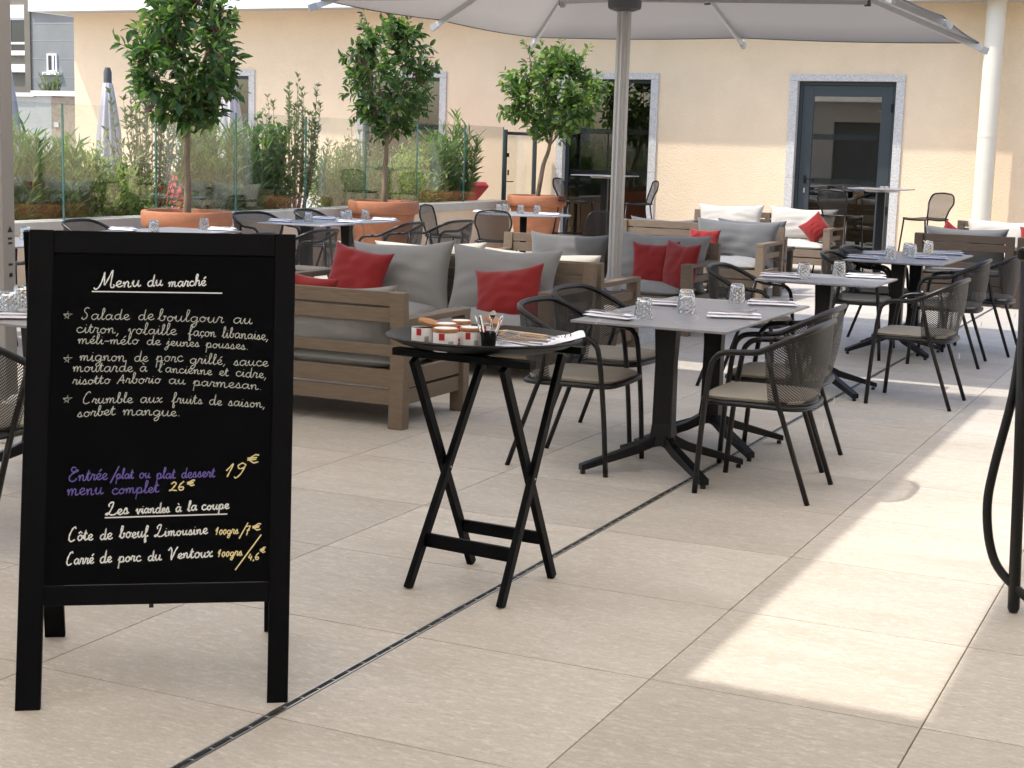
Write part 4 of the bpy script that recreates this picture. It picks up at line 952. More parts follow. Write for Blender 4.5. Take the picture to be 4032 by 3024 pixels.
# D: faces the camera across from C
sofa('wooden sofa with dark grey cushions in the second row behind the sunlit sofa', -6.25, -4.14, 13.22, -1, 2, 'dark_cloth', 'grey_cloth')
cushion('back_cushion', 'dark_cloth', 0.800, .50, .22, -5.520, 13.000, 0.540, -1, .20, .0, 'dark grey cushion at the left of the second-row sofa', 'cushion', BC, seed=10)
cushion('back_cushion', 'grey_cloth', .98, .52, .22, -4.660, 13.000, 0.580, -1, .20, -.02, 'grey cushion behind two red pillows at the right of the second-row sofa', 'cushion', BC, seed=11)
cushion('throw_pillow', 'red_cloth', .44, .46, .15, -4.600, 12.780, 0.540, -1, .24, .04, 'deep red pillow flat against the grey cushion of the second-row sofa', 'pillow', RP, seed=12)
cushion('throw_pillow', 'red_cloth', .44, .48, .15, -4.330, 12.680, 0.545, -1, .14, -.04, 'deep red pillow standing at the armrest of the second-row sofa', 'pillow', RP, yaw=-.55, seed=13)
# G: single seat facing camera behind
sofa('wooden lounge armchair with a dark cushion in the third row', -5.55, -4.50, 16.68, -1, 1, 'dark_cloth', 'grey_cloth')
cushion('back_cushion', 'dark_cloth', .96, .56, .22, -4.990, 16.460, 0.550, -1, .20, -.02, 'wide dark grey cushion in the third-row lounge armchair', 'cushion', BC, seed=14)
cushion('throw_pillow', 'red_cloth', .36, .28, .13, -5.270, 16.200, 0.580, -1, .2, .0, 'small dark red pillow at the left of the third-row lounge armchair', 'pillow', RP, seed=15)
# F: facing away behind G
sofa('wooden sofa with its back to the camera in the third row beside the parasol pole', -6.50, -4.72, 16.82, 1, 2, 'dark_cloth', 'grey_cloth')
cushion('back_cushion', 'dark_cloth', .80, .46, .20, -6.020, 17.000, 0.560, 1, .22, .02, 'dark grey cushion seen through the slats of the sofa beside the parasol pole', 'cushion', BC, seed=16)
cushion('back_cushion', 'dark_cloth', .80, .48, .20, -4.960, 17.000, 0.580, 1, .22, .0, 'dark grey cushion peeking above the third-row sofa back at right', 'cushion', BC, seed=17)
cushion('throw_pillow', 'red_cloth', .38, .36, .13, -5.030, 17.200, 0.590, 1, .2, .1, 'small bright red pillow peeking above the third-row sofa back', 'pillow', RP, seed=18)
# I/J: against the wall
sofa('wooden sofa with sunlit white cushions against the cream wall', -6.88, -4.78, 20.72, -1, 2, 'white_cloth', 'white_cloth')
cushion('back_cushion', 'white_cloth', .94, .46, .2, -6.310, 20.500, 0.625, -1, .2, .02, 'left sunlit white cushion on the sofa against the cream wall', 'cushion', BC, seed=19)
cushion('back_cushion', 'white_cloth', .94, .46, .2, -5.310, 20.500, 0.625, -1, .2, -.02, 'right sunlit white cushion on the sofa by the handled door', 'cushion', BC, seed=20)
cushion('throw_pillow', 'red_cloth', 0.340, 0.340, .15, -5.050, 20.220, 0.590, -1, .2, .72, 'bright red pillow standing on its corner on the sunlit white sofa', 'pillow', RP, seed=21)
# K, K2: dark sofas right, back to the camera
sofa('dark brown slatted sofa with its back to the camera behind the third table', -3.16, -2.12, 17.0, 1, 1, 'dark_cloth', 'grey_cloth', 'teak_dark')
sofa('dark brown slatted sofa at the right edge behind the armchairs', -2.09, -.6, 17.0, 1, 1, 'dark_cloth', 'grey_cloth', 'teak_dark')
cushion('back_cushion', 'dark_cloth', .88, .48, .2, -2.64, 17.2, .60, 1, .22, .0, 'dark grey cushion peeking above the dark brown sofa', 'cushion', BC, seed=22)
cushion('throw_pillow', 'red_cloth', .36, .34, .13, -2.82, 17.42, .66, 1, .2, .5, 'red pillow corner showing above the dark brown sofa back', 'pillow', RP, seed=23)
# L: by the wall right
sofa('wooden sofa with white cushions against the wall behind the dark brown sofas', -3.35, -1.2, 21.0, -1, 2, 'white_cloth', 'white_cloth')
cushion('back_cushion', 'white_cloth', 1.0, .46, .2, -2.720, 20.780, 0.565, -1, .2, -.01, 'white cushion in front of the round column at right', 'cushion', BC, seed=24)
cushion('back_cushion', 'white_cloth', 1.0, .46, .2, -1.800, 20.780, 0.565, -1, .2, .01, 'white cushion at the far right of the wall-side sofa', 'cushion', BC, seed=25)
cushion('throw_pillow', 'red_cloth', .5, .36, .15, -2.25, 20.4, .56, -1, .3, .0, 'red pillow on the white sofa at the right edge', 'pillow', RP, seed=26)
# low tables between the sofas
def coffee(label, x, y, m='teak_dark'):
    t = thing('coffee_table', label, 'coffee table', (x, y, 0), 0, 'low wooden lounge tables')
    MB().box(-.55, -.33, .36, .55, .33, .40).obj('tabletop', m, t, bevel=.004)
    for sx in (-.5, .5):
        for sy in (-.28, .28): MB().box(sx-.035, sy-.035, 0, sx+.035, sy+.035, .359).obj('leg', m, t, bevel=.003)
coffee('low dark wooden table between the sunlit sofa and the second-row sofa', -5.0, 11.72)
coffee('low dark wooden table in front of the white sofa by the wall', -5.6, 18.9)
coffee('low dark wooden table between the two front sofas', -5.2, 8.66)

# ================================================================ MENU BOARD
A2 = Vector((-2.8932, 3.0758, 0)); U = Vector((.8219, .5695, 0)).normalized(); NB = Vector((-U.y, U.x, 0))
bd = thing('menu_board', 'black A-frame menu board with handwritten chalk menu in French', 'menu board', A2, math.atan2(U.y, U.x))
BW, BL = .736, 1.326; ln = .30; V3 = Vector((.022, ln, 1.28)).normalized(); N3 = Vector((1, 0, 0)).cross(V3).normalized()*-1 if Vector((1, 0, 0)).cross(V3).y > 0 else Vector((1, 0, 0)).cross(V3).normalized()    # local: x across, V3 up the board, N3 to the viewer
def onb(s, h, o=0): return Vector((s, 0, 0)) + V3*h + N3*o
def slab(s0, h0, s1, h1, o0, o1, name, m, parent=bd, bev=.003):
    q = MB(); vs = [onb(s, h, o) for o in (o0, o1) for s, h in ((s0, h0), (s1, h0), (s1, h1), (s0, h1))]
    q.add(vs, [(3, 2, 1, 0), (4, 5, 6, 7), (0, 1, 5, 4), (1, 2, 6, 5), (2, 3, 7, 6), (3, 0, 4, 7)]); return q.obj(name, m, parent, bevel=bev)
slab(0, 0, .067, BL, -.022, 0, 'left_rail', 'board_paint'); slab(BW-.058, 0, BW, BL, -.022, 0, 'right_rail', 'board_paint')
slab(.067, BL-.066, BW-.058, BL-.001, -.022, -.0005, 'top_rail', 'board_paint'); slab(.067, .282, BW-.058, .337, -.022, -.0005, 'bottom_rail', 'board_paint')
bsf = slab(.067, .338, BW-.058, BL-.0665, -.016, -.004, 'writing_surface', 'board_surface', bev=0)
# rear frame leans the other way, hinged at the top
V4 = Vector((0, -ln, 1.28)).normalized(); Bk = Vector((0, 2*ln*BL/1.3147+.03, 0))
def onr(s, h, o=0): return Vector((s, Bk.y, 0)) + V4*h + Vector((0, V4.z, -V4.y))*o
def slabr(s0, h0, s1, h1, o0, o1, name, m):
    q = MB(); vs = [onr(s, h, o) for o in (o0, o1) for s, h in ((s0, h0), (s1, h0), (s1, h1), (s0, h1))]
    q.add(vs, [(3, 2, 1, 0), (4, 5, 6, 7), (0, 1, 5, 4), (1, 2, 6, 5), (2, 3, 7, 6), (3, 0, 4, 7)][::1]); return q.obj(name, m, bd, bevel=.003)
slabr(0.0, 0, .062, BL-.01, 0, .02, 'rear_left_rail', 'board_paint'); slabr(BW-.060, 0, BW, BL-.01, 0, .02, 'rear_right_rail', 'board_paint')
slabr(.063, .33, BW-.061, BL-.011, .004, .016, 'rear_panel', 'board_paint')
slab(.35, .272, .362, .2815, -.012, -.004, 'latch', 'drain_dark', bev=0)
# ---- stroke alphabet, joined-up hand
G = {
'a': (1.12, [[(.85, .82), (.5, 1), (.16, .7), (.14, .25), (.42, 0), (.74, .35), (.88, .95), (.84, .3), (.98, 0), (1.14, .2)]]),
'b': (.98, [[(0, .2), (.35, 1.1), (.48, 1.95), (.32, 2.15), (.22, 1.6), (.22, .3), (.48, 0), (.76, .25), (.76, .7), (.62, .85), (.98, .8)]]),
'c': (.88, [[(.74, .8), (.48, 1), (.16, .75), (.13, .3), (.4, 0), (.7, .08), (.9, .25)]]),
'd': (1.18, [[(.85, .82), (.5, 1), (.16, .7), (.14, .25), (.42, 0), (.76, .35), (.92, 2.1), (.86, .3), (1.0, 0), (1.2, .2)]]),
'e': (.86, [[(0, .2), (.5, .5), (.66, .82), (.42, 1), (.15, .72), (.16, .28), (.44, 0), (.7, .08), (.88, .25)]]),
'f': (.8, [[(0, .2), (.4, .9), (.62, 1.85), (.46, 2.15), (.32, 1.6), (.26, -.5), (.32, -1), (.5, -.75), (.36, 0), (.82, .25)]]),
'g': (1.08, [[(.84, .82), (.5, 1), (.16, .7), (.16, .25), (.45, 0), (.78, .4), (.86, .95), (.8, -.5), (.5, -1), (.26, -.7), (.6, -.25), (1.1, .22)]]),
'h': (1.05, [[(0, .2), (.34, 1.1), (.48, 1.95), (.32, 2.15), (.22, 1.6), (.2, 0), (.3, .65), (.58, 1), (.76, .75), (.76, .2), (.88, 0), (1.06, .2)]]),
'i': (.55, [[(0, .2), (.24, 1), (.22, .25), (.34, 0), (.56, .2)], [(.27, 1.45), (.29, 1.52)]]),
'j': (.6, [[(0, .2), (.3, 1), (.26, -.5), (.0, -1), (-.2, -.7), (.2, -.2), (.6, .2)], [(.33, 1.45), (.35, 1.52)]]),
'l': (.6, [[(0, .2), (.34, 1.1), (.48, 1.95), (.32, 2.15), (.22, 1.6), (.22, .25), (.36, 0), (.6, .2)]]),
'm': (1.5, [[(0, .6), (.16, .95), (.2, 0), (.3, .7), (.52, 1), (.64, .75), (.64, 0), (.76, .7), (.98, 1), (1.1, .75), (1.1, .2), (1.24, 0), (1.52, .2)]]),
'n': (1.1, [[(0, .6), (.16, .95), (.2, 0), (.3, .7), (.55, 1), (.7, .75), (.7, .2), (.84, 0), (1.12, .2)]]),
'o': (.98, [[(.5, 1), (.18, .75), (.14, .3), (.4, 0), (.7, .2), (.76, .7), (.5, 1), (.62, .82), (.98, .8)]]),
'p': (1.0, [[(0, .3), (.2, 1), (.1, -1.1), (.2, .5), (.42, .98), (.7, .85), (.74, .35), (.5, 0), (.3, .08), (.62, .05), (1.0, .2)]]),
'q': (1.0, [[(.8, .85), (.5, 1), (.16, .7), (.16, .25), (.45, 0), (.78, .4), (.84, .95), (.8, -1), (1.0, .2)]]),
'r': (.82, [[(0, .2), (.22, 1.05), (.4, .9), (.6, .92), (.52, .25), (.64, 0), (.84, .2)]]),
's': (.8, [[(0, .1), (.36, 1.0), (.5, .6), (.56, .2), (.36, 0), (.14, .1), (.5, .02), (.82, .2)]]),
't': (.72, [[(0, .2), (.34, 1.75), (.26, .3), (.42, 0), (.74, .2)], [(.06, 1.15), (.62, 1.2)]]),
'u': (1.1, [[(0, .4), (.18, 1), (.16, .3), (.36, 0), (.66, .35), (.78, 1), (.74, .25), (.9, 0), (1.12, .2)]]),
'v': (.95, [[(0, .5), (.14, 1), (.3, .2), (.42, 0), (.7, .85), (.95, .85)]]),
'x': (.95, [[(0, .7), (.2, 1), (.4, .5), (.6, .02), (.92, .2)], [(.8, 1), (.4, .5), (.06, 0)]]),
'z': (.9, [[(.1, .95), (.7, .95), (.1, .02), (.85, .1)]]),
'M': (2.1, [[(-.5, .1), (-.3, -.2), (.1, .1), (.45, 1.3), (.62, 2.6), (.7, 1.2), (.78, .45), (1.2, 1.6), (1.62, 2.9), (1.55, 1.2), (1.55, .2), (1.8, -.05), (2.0, .2), (1.85, .5)]]),
'S': (1.2, [[(.95, 2.0), (.65, 2.2), (.35, 1.85), (.4, 1.4), (.7, 1.0), (.72, .4), (.4, .0), (.1, .15), (.2, .4)]]),
'E': (1.5, [[(1.0, 2.3), (.55, 2.5), (.3, 2.1), (.6, 1.6), (1.2, 2.0), (1.3, 1.75), (.5, 1.3), (.1, .7), (.3, .05), (.9, .0), (1.3, .5)]]),
'L': (1.5, [[(.3, 1.5), (.25, 2.0), (.7, 2.4), (.85, 2.0), (.55, .8), (.2, .1), (-.1, .1), (.1, .35), (.7, .0), (1.2, .05), (1.5, .35)]]),
'C': (1.3, [[(.95, 2.0), (.8, 2.3), (.45, 2.0), (.1, 1.0), (.12, .2), (.5, -.05), (.95, .25)]]),
'V': (1.4, [[(-.1, 1.6), (.2, 2.1), (.4, 1.6), (.42, .3), (.5, .0), (.9, 1.4), (1.25, 2.2)]]),
'A': (1.3, [[(0, 0), (.4, 1.0), (.8, 1.9), (.85, 1.0), (.95, 0)], [(.2, .75), (1.15, .75)]]),
'1': (.8, [[(0, .9), (.45, 1.9), (.35, 1.0), (.2, 0)]]), '9': (.9, [[(.7, 1.7), (.4, 1.9), (.1, 1.5), (.3, 1.1), (.65, 1.3), (.74, 1.75), (.55, .5), (.2, -.2), (.0, .0)]]),
'2': (1.0, [[(.1, 1.5), (.45, 1.9), (.7, 1.5), (.4, .7), (.05, .05), (.0, .2), (.4, .15), (.9, .0)]]), '6': (.9, [[(.65, 1.9), (.25, 1.3), (.08, .5), (.35, 0), (.68, .3), (.55, .75), (.15, .6)]]),
'7': (.9, [[(.05, 1.7), (.75, 1.75), (.45, .9), (.25, -.2)], [(.2, .85), (.75, .9)]]), '4': (.9, [[(.35, 1.8), (.05, .6), (.75, .65)], [(.6, 1.2), (.5, -.2)]]), '0': (.85, [[(.4, 1.2), (.1, .7), (.25, .05), (.6, .3), (.62, .95), (.4, 1.2)]]),
'\u20ac': (1.1, [[(1.0, 1.35), (.7, 1.5), (.3, 1.1), (.25, .5), (.6, .1), (1.0, .25)], [(0, .95), (.85, 1.0)], [(0, .65), (.8, .7)]]),
'/': (.9, [[(-.1, -.8), (1.2, 2.6)]]), ',': (.5, [[(.3, .1), (.1, -.45)]]), '.': (.5, [[(.25, .02), (.3, .08)]]), "'": (.4, [[(.25, 2.0), (.15, 1.6)]]), '-': (.8, [[(.1, .6), (.7, .62)]]),
'*': (1.5, [[(0, 1.1), (1.2, 1.0), (.2, .2), (.6, 1.6), (.75, .1), (0, 1.1)]]), ' ': (1.0, []),
'U': (1.2, [[(0, 2), (0, .4), (.4, 0), (.8, .4), (.8, 2)]]), 'R': (1.2, [[(0, 0), (0, 2), (.7, 1.8), (.6, 1.1), (0, 1.0)], [(.3, 1.0), (.8, 0)]]), 'F': (1.1, [[(.7, 2), (0, 2), (0, 0)], [(0, 1), (.6, 1)]])}
ACC = {'\xe9': ('e', [(.4, 1.3), (.7, 1.7)]), '\xe8': ('e', [(.3, 1.7), (.55, 1.3)]), '\xea': ('e', [(.1, 1.3), (.4, 1.65), (.7, 1.3)]), '\xf4': ('o', [(.15, 1.3), (.45, 1.65), (.75, 1.3)]), '\xe0': ('a', [(.3, 1.75), (.6, 1.35)]), '\xe7': ('c', [(.45, 0), (.5, -.25), (.3, -.45)])}
def script(text, s0, h0, s1, h1, xh, wd, m, wob=.06, sl=.18, seed=1):
    r = random.Random(seed+len(text)); st = []; x = 0
    chars = []
    for c in text:
        if c == '\u0153': chars += ['o', 'e']
        elif c in ACC: chars.append(c)
        else: chars.append(c)
    wi = 0
    for c in chars:
        if c == ' ': wi += 1
        ac = None
        if c in ACC: b_, ac = ACC[c]
        else: b_ = c
        adv, strokes = G[b_]; dy = r.uniform(-wob, wob); k = r.uniform(.94, 1.08)
        for q in strokes: st.append(([(x+px*k, py*k+dy) for px, py in q], b_ in ".,/'-*\u20ac", wi))
        if ac: st.append(([(x+px*k, py*k+dy) for px, py in ac], True, wi))
        x += adv*k + (r.uniform(-.02, .06))
    tot = x; ux = (s1-s0)/tot; mbs = [MB() for _ in range(wi+1)]; dh = (h1-h0)
    for q, straight, wk in st:
        mb = mbs[wk]
        P = [Vector((s0 + (px)*ux + py*sl*xh*.5, h0 + dh*px/tot + py*xh, 0)) for px, py in q]
        if len(P) > 2 and not straight: P = smooth(P, 4)
        vs = []
        for i, p in enumerate(P):
            d = P[min(i+1, len(P)-1)]-P[max(i-1, 0)]; d = d.normalized() if d.length > 1e-9 else Vector((1, 0, 0)); ww = wd*(1+.25*math.sin(i*1.7+x)); xx = Vector((-d.y, d.x, 0))*ww/2
            for e in (p+xx, p-xx): vs.append(tuple(onb(e.x, e.y, -.0032)))
        mb.add(vs, [(2*i, 2*i+1, 2*i+3, 2*i+2) for i in range(len(P)-1)])
    for mb in mbs: mb.obj('chalk_word', m, bsf)
# board coordinates of photo positions: plane through the front feet
_A = (-2.8932, 3.0758)
def bpos(px, py):
    d = r3*(px-2016) - u3*(py-1512) + f2*6078.8
    Rz = Matrix.Rotation(-math.atan2(U.y, U.x), 3, 'Z'); o = Rz @ (Vector((0, 0, 1.56))-A2); dd = Rz @ d
    t = -(N3.dot(o))/(N3.dot(dd)); p = o+dd*t; return p.x - p.dot(V3)*V3.x, p.dot(V3)
def wr(text, x0, y0, x1, y1, xh, wd, m, **k):
    a = bpos(x0, y0); b_ = bpos(x1, y1); return script(text, a[0], a[1], b_[0], b_[1], xh*.000600, wd, m, **k)
def rule(x0, y0, x1, y1, wd, m='chalk_white'):
    a = bpos(x0, y0); b_ = bpos(x1, y1); q = MB(); q.add([onb(a[0], a[1]-wd/2, -.0032), onb(b_[0], b_[1]-wd/2, -.0032), onb(b_[0], b_[1]+wd/2, -.0032), onb(a[0], a[1]+wd/2, -.0032)], [(0, 1, 2, 3)]); q.obj('underline', m, bsf)
CW, CT, CP, CY = 'chalk_white', 'chalk_thin', 'chalk_purple', 'chalk_yellow'
wr('Menu', 385, 1138, 553, 1134, 27, .0034, CW); wr('du', 578, 1134, 640, 1132, 26, .0034, CW); wr('march\xe9', 662, 1137, 812, 1134, 24, .0034, CW)
rule(361, 1151, 875, 1166, .0034)
wr('*', 247, 1262, 290, 1258, 22, .0021, CT); wr('Salade de', 318, 1260, 607, 1268, 25, .0022, CT); wr('boulgour au', 620, 1270, 993, 1288, 25, .0022, CT)
wr('citron, volaille', 298, 1312, 695, 1328, 24, .0022, CT); wr('fa\xe7on libanaise,', 740, 1330, 1058, 1354, 23, .0022, CT)
wr('m\xe9li-m\xe9lo de', 305, 1355, 632, 1366, 22, .0022, CT); wr('jeunes pousses.', 655, 1368, 980, 1390, 21, .0022, CT)
wr('*', 247, 1434, 290, 1430, 22, .0021, CT); wr('Mignon de porc'.replace('M', 'm'), 312, 1424, 722, 1434, 25, .0022, CT); wr('grill\xe9, sauce', 745, 1440, 1056, 1458, 23, .0022, CT)
wr('moutarde \xe0', 285, 1466, 580, 1470, 24, .0022, CT); wr("l'ancienne et cidre,", 622, 1472, 1052, 1504, 22, .0022, CT)
wr('risotto Arborio', 285, 1516, 634, 1516, 22, .0022, CT); wr('au parmesan.', 662, 1518, 1032, 1550, 22, .0022, CT)
wr('*', 245, 1594, 290, 1588, 22, .0021, CT); wr('Crumble aux', 325, 1592, 640, 1592, 23, .0022, CT); wr('fruits de saison,', 675, 1594, 1046, 1620, 22, .0022, CT)
wr('sorbet', 303, 1645, 455, 1638, 23, .0022, CT); wr('mangue.', 482, 1640, 712, 1648, 24, .0022, CT)
wr('Entr\xe9e', 268, 1898, 424, 1892, 27, .0030, CP); wr('/plat ou', 438, 1892, 592, 1890, 23, .0030, CP); wr('plat dessert', 615, 1893, 846, 1890, 24, .0030, CP)
wr('19', 885, 1890, 962, 1890, 32, .0034, CY, sl=.5); wr('\u20ac', 972, 1842, 1020, 1840, 26, .0034, CY)
wr('menu', 262, 1955, 405, 1950, 29, .0030, CP); wr('complet', 438, 1952, 626, 1946, 25, .0030, CP); wr('26', 668, 1942, 728, 1940, 21, .0036, CY); wr('\u20ac', 735, 1926, 768, 1924, 17, .0036, CY)
wr('Les', 418, 2033, 508, 2030, 26, .0038, CW); wr('viandes', 535, 2030, 668, 2026, 22, .0038, CW); wr('\xe0 la', 690, 2026, 775, 2020, 22, .0038, CW); wr('coupe', 792, 2020, 902, 2016, 22, .0038, CW)
rule(412, 2044, 895, 2037, .0034)
wr('C\xf4te de', 268, 2134, 442, 2128, 26, .0036, CW); wr('b\u0153uf', 468, 2126, 583, 2122, 25, .0036, CW); wr('Limousine', 610, 2122, 818, 2114, 23, .0034, CW); wr('100grs', 848, 2118, 940, 2114, 19, .0030, CY); wr('/7', 945, 2120, 985, 2118, 21, .0030, CY); wr('\u20ac', 992, 2106, 1028, 2104, 20, .0032, CY)
wr('Carr\xe9 de', 260, 2228, 440, 2220, 26, .0036, CW); wr('porc du', 465, 2220, 636, 2214, 24, .0036, CW); wr('Ventoux', 662, 2212, 838, 2204, 24, .0036, CW); wr('100grs', 857, 2206, 955, 2200, 19, .0032, CY); wr('/', 935, 2238, 1000, 2190, 22, .0030, CY); wr('4,6', 978, 2218, 1022, 2220, 16, .0032, CY); wr('\u20ac', 1022, 2194, 1046, 2192, 16, .0032, CY)

# ================================================================ TRAY STAND
ts = thing('tray_stand', 'black folding wooden tray stand in front of the dining table', 'tray stand')
ft = [Vector((-2.545, 4.65, 0)), Vector((-2.160, 4.605, 0)), Vector((-2.160, 5.045, 0)), Vector((-2.500, 5.065, 0))]   # A B C D
br_ = [Vector((-2.59, 4.645, .838)), Vector((-2.105, 4.600, .838)), Vector((-2.10, 5.09, .838)), Vector((-2.55, 5.10, .838))]
def lerp(a, b_, t): return a.lerp(b_, t)
# frame 1: feet A,B rise to the far bar; frame 2: feet C,D rise to the near bar
farA, farB = Vector((-2.46, 5.06, .82)), Vector((-2.155, 5.055, .82))
nearD, nearC = Vector((-2.545, 4.66, .82)), Vector((-2.185, 4.63, .82))
for a, b_ in ((ft[0], farA), (ft[1], farB), (ft[3], nearD), (ft[2], nearC)):
    MB().bar(a, b_, .022, .040, (0, 1, 0)).obj('leg', 'board_paint', ts, bevel=.003)
for a, b_ in ((Vector((-2.62, 4.665, .842)), Vector((-2.07, 4.615, .842))), (Vector((-2.56, 5.085, .842)), Vector((-2.08, 5.075, .842)))):
    MB().bar(a, b_, .045, .026).obj('top_bar', 'board_paint', ts, bevel=.003)
t_ = .20
MB().bar(lerp(ft[0], farA, t_)+Vector((.011, 0, 0)), lerp(ft[1], farB, t_)-Vector((.011, 0, 0)), .018, .050).obj('cross_bar', 'board_paint', ts, bevel=.003)
MB().bar(lerp(ft[3], nearD, t_)+Vector((.011, 0, 0)), lerp(ft[2], nearC, t_)-Vector((.011, 0, 0)), .018, .046).obj('cross_bar', 'board_paint', ts, bevel=.003)
for a, b_, in ((ft[0], farA), (ft[1], farB)):
    p = lerp(a, b_, .5); MB().lathe([(.004, -.015), (.004, .015)], 8).xf(Matrix.Translation(p) @ Matrix.Rotation(PI/2, 4, 'Y')).obj('pivot_screw', 'steel', ts)
ty = thing('serving_tray', 'round black serving tray holding jars and cutlery on the folding stand', 'tray', (-2.375, 4.865, .8555), .35)
prof = [(.001, .0), (.235, .0), (.265, .010), (.285, .016), (.315, .030), (.325, .036), (.332, .034), (.330, .028), (.312, .020), (.290, .006), (.262, -.001), (.235, -.010+.0095)]
tm = MB().lathe([(.001, .004), (.232, .004), (.250, .008), (.262, .018), (.290, .024), (.312, .038), (.326, .042), (.332, .038), (.330, .032), (.314, .026), (.292, .014), (.268, .007), (.250, 0), (.001, 0)], 64, cap=False, rad=None)
tm.xf(Matrix.Diagonal((1.05, .97, 1, 1))).obj('tray_body', 'tray', ty, smooth=True, auto=True)
ZT = .8600
def jar(x, y, label, r=.033, h=.062, tilt=None, rz=0, lid=True):
    t = thing('preserve_jar', label, 'jar', (x, y, ZT), rz, 'small white labelled jars on the serving tray')
    MB().lathe([(r*.96, 0), (r, .004), (r, h-.004), (r*.97, h)], 32).obj('body', 'label_white', t, smooth=True, auto=True)
    ring = MB(); rr = r+.0006; R0 = 9
    def patch(a0, a1, z0, z1, m, nm_, e=.0006):
        q = MB(); vs = []; K = 8
        for k in range(K+1):
            a = a0+(a1-a0)*k/K; vs += [((r+e)*math.cos(a), (r+e)*math.sin(a), z0), ((r+e)*math.cos(a), (r+e)*math.sin(a), z1)]
        q.add(vs, [(2*k, 2*k+2, 2*k+3, 2*k+1) for k in range(K)]); return q.obj(nm_, m, t)
    f0 = -1.38
    patch(f0-.25-rz, f0+.22-rz, h*.62, h*.97, 'label_red', 'red_label')
    patch(f0-1.2-rz, f0+1.3-rz, h*.24, h*.29, 'label_tan', 'printed_line')
    patch(f0-.5-rz, f0+.9-rz, .004, h*.22, 'label_red' if lid is not None else 'label_tan', 'red_band', .0007)
    for k in range(5): patch(f0+.55+k*.09-rz, f0+.59+k*.09-rz, h*.30, h*.58, 'ink', 'barcode_line', .0007)
    if tilt is None: L = MB().lathe([(r*1.0, h), (r*1.04, h+.002), (r*1.04, h+.011), (r*1.0, h+.013)], 32).obj('lid', 'cork', t, smooth=True, auto=True); MB().lathe([(r*.9, h+.0131), (r*.9, h+.0137)], 32).obj('lid_sticker', 'label_white', t)
    else:
        Mx = Matrix.Translation((tilt[0], tilt[1], h+.016)) @ Matrix.Rotation(tilt[2], 4, 'Y')
        MB().lathe([(r*1.0, -.006), (r*1.04, -.004), (r*1.04, .005), (r*1.0, .006)], 32).xf(Mx).obj('lid', 'cork', t, smooth=True, auto=True)
        MB().lathe([(r*1.0, h), (r*.9, h+.002)], 24).obj('glass_rim', 'dark_glass', t, smooth=True)
    return t
jar(-2.535, 4.70, 'white jar with its cork lid tilted, leftmost on the tray', .037, .068, tilt=(.02, .012, .25))
jar(-2.462, 4.735, 'white jar with level cork lid behind the front jar', .040, .070)
jar(-2.412, 4.640, 'front white jar with red square label and barcode on the tray', .043, .066)
jar(-2.352, 4.715, 'white jar with pinkish lid right of the front jar', .038, .066)
jar(-2.485, 4.90, 'white jar with pale lid at the back left of the tray', .036, .064)
jar(-2.420, 4.975, 'white jar with slipping cork lid at the back of the tray', .034, .06, tilt=(.03, -.005, .55))
def uletters():
    pass
cup = thing('cutlery_cup', 'small black cup full of upright cutlery on the tray', 'cup', (-2.280, 4.705, ZT))
MB().lathe([(.022, 0), (.029, .07), (.026, .07), (.02, .004)], 20).obj('cup_body', 'tray', cup, smooth=True, auto=True)
r = random.Random(4)
for k in range(7):
    a = k*.9; q = MB(); d = Vector((math.cos(a)*.35, math.sin(a)*.35, 1)).normalized(); p0 = Vector((-2.280, 4.705, ZT+.008)) + Vector((math.cos(a)*.008, math.sin(a)*.008, 0)); L = .115+.03*r.random()
    if k % 2: q.bar(p0, p0+d*L, .010, .004, (1, 0, 0)); m_ = 'bamboo' if k == 3 else 'cutlery'; nmx, ct = 'spreading_knife', 'knife'
    else: q.bar(p0, p0+d*(L-.03), .006, .003, (1, 0, 0)); q.lathe([(.001, -.018), (.009, -.008), (.011, 0), (.008, .01), (.001, .016)], 10).xf(Matrix.Identity(4)); m_ = 'cutlery'; nmx, ct = 'teaspoon', 'spoon'
    if not k % 2:
        q = MB(); q.bar(p0, p0+d*(L-.02), .006, .003, (1, 0, 0)); s_ = MB().lathe([(.001, -.018), (.009, -.008), (.011, 0), (.008, .01), (.001, .016)], 10); s_.xf(Matrix.Translation(p0+d*(L-.008)) @ d.to_track_quat('Z', 'Y').to_matrix().to_4x4() @ Matrix.Diagonal((1, .35, 1, 1))); q.add(s_.v, s_.f)
    tag(q.obj(nmx, m_, smooth=False), ('pale wooden-handled knife' if m_ == 'bamboo' else ('steel teaspoon' if ct == 'spoon' else 'steel spreading knife'))+' standing in the black cup on the tray', ct, 'cutlery standing in the black cup')
bb = thing('bamboo_box', 'long pale bamboo box lying at the back of the tray', 'box', (-2.30, 5.03, ZT), -.26)
MB().box(-.10, -.022, 0, .10, .022, .024).obj('box_base', 'bamboo', bb, bevel=.003); MB().box(-.10, -.022, .025, .10, .022, .034).obj('lid', 'bamboo', bb, bevel=.002)
q = MB(); pillow_slab(q, .21, .17, .010, 0, 14, 8, .002, 2); pillow_slab(q, .19, .15, .010, .009, 14, 8, .003, 5)
nk = q.obj('napkin', 'napkin', smooth=True); nk.location = (-2.235, 4.865, ZT); nk.rotation_euler = (0, 0, .2); tag(nk, 'unfolded white napkin under a pile of forks on the serving tray', 'napkin')
q = MB(); pillow_slab(q, .16, .09, .014, 0, 12, 8, .003, 3); n2 = q.obj('printed_napkin', 'napkin', smooth=True); n2.location = (-2.125, 4.99, ZT+.022); n2.rotation_euler = (.12, -.28, .45); tag(n2, 'white napkin with black printed strokes curling over the right rim of the tray', 'napkin')
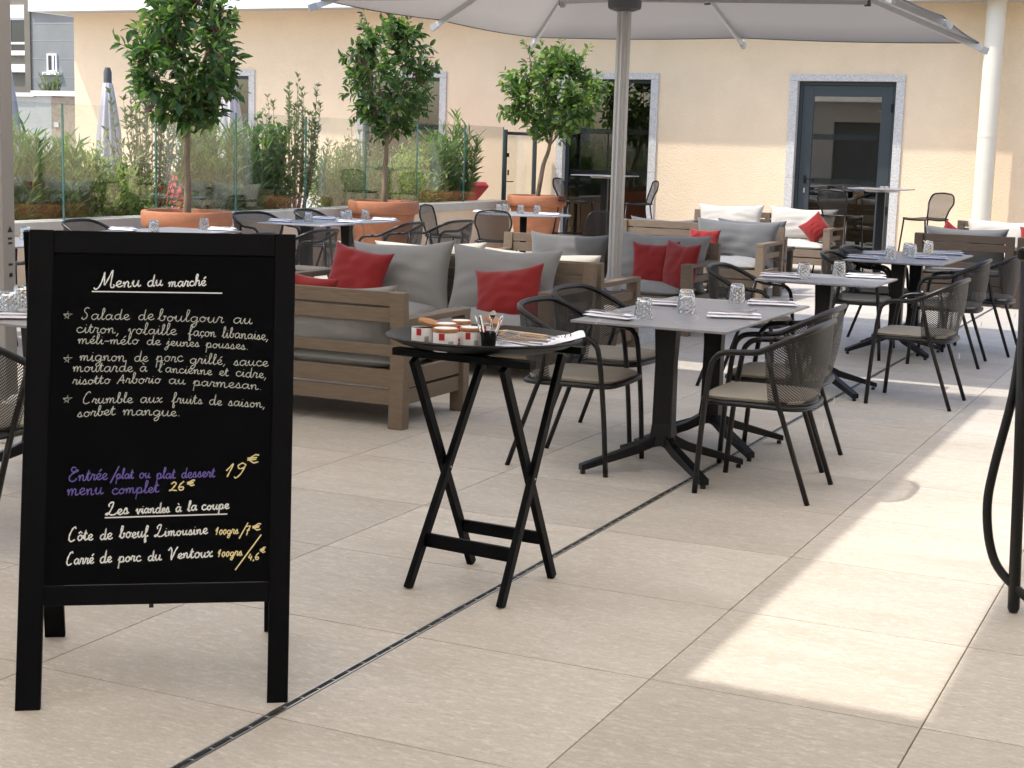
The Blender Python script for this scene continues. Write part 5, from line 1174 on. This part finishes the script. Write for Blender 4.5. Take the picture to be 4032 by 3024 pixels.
for pts in ([(-.045, -.02), (-.040, .022)], [(-.025, -.025), (-.018, .01), (-.008, .024), (-.002, .012), (-.004, -.015)], [(.008, -.02), (.014, .015), (.026, .024), (.032, .008), (.028, -.018)]):
    squiggle(pts, .004, .0148, 'printed_stroke', 'ink', n2)
for k in range(6):
    place('fork', FM, -2.235+.004*k, 4.790+.026*k, ZT+.0225+.0035*k, -.18+.10*(k % 3)+PI, 'steel fork in the fanned pile on the tray napkin', 'fork', 'forks piled on the tray')
# black strokes on a few rolled napkins
# ================================================================ RIGHT EDGE: dark bentwood seat, LEFT EDGE: stone ornament
dc = thing('bentwood_chair', 'dark chair leg and curved brace cut off by the right edge of the picture', 'chair', (0, 0, 0))
MB().tube(smooth([(-.592, 5.47, .0), (-.592, 5.47, .02), (-.61, 5.50, .5), (-.655, 5.58, 1.15)], 3), [.017]*3+[.021]*7, 12).obj('leg', 'teak_dark', dc, smooth=True) if False else MB().tube([(-.590, 5.47, .0), (-.590, 5.472, .015), (-.615, 5.51, .55), (-.655, 5.58, 1.25)], [.014, .021, .020, .019], 12).obj('leg', 'black_metal', dc, smooth=True)
MB().tube(smooth([(-.650, 5.62, .95), (-.662, 5.58, .74), (-.700, 5.55, .50), (-.712, 5.53, .36), (-.690, 5.51, .22), (-.640, 5.49, .13), (-.52, 5.45, .05), (-.40, 5.40, .03)], 5), .016, 10).obj('curved_brace', 'black_metal', dc, smooth=True)
MB().tube([(.02, 5.35, 0), (-.05, 5.5, 1.25)], .019, 10).obj('leg', 'black_metal', dc, smooth=True)
MB().box(-.62, 5.05, 1.25, .0, 5.65, 1.29).obj('seat', 'black_metal', dc, bevel=.01)
orn = thing('stone_ornament', 'white carved stone scroll ornament on a slab below the left edge table', 'ornament', (-5.50, 6.05, 0))
MB().box(-.24, -.2, 0, .24, .2, .06).obj('slab', 'granite_pale', orn, bevel=.01)
for k in range(5):
    a = k*1.3; c = Vector((-.14+.07*k, -.10+.05*(k % 3), .11+.035*(k % 2))); P = [c+Vector((math.cos(t*.6+a)*(.012+.0045*t), 0, math.sin(t*.6+a)*(.012+.0045*t))) for t in range(14)]
    MB().tube(P, .016, 8, flat=1.6).obj('scroll', 'stone_white', orn, smooth=True)
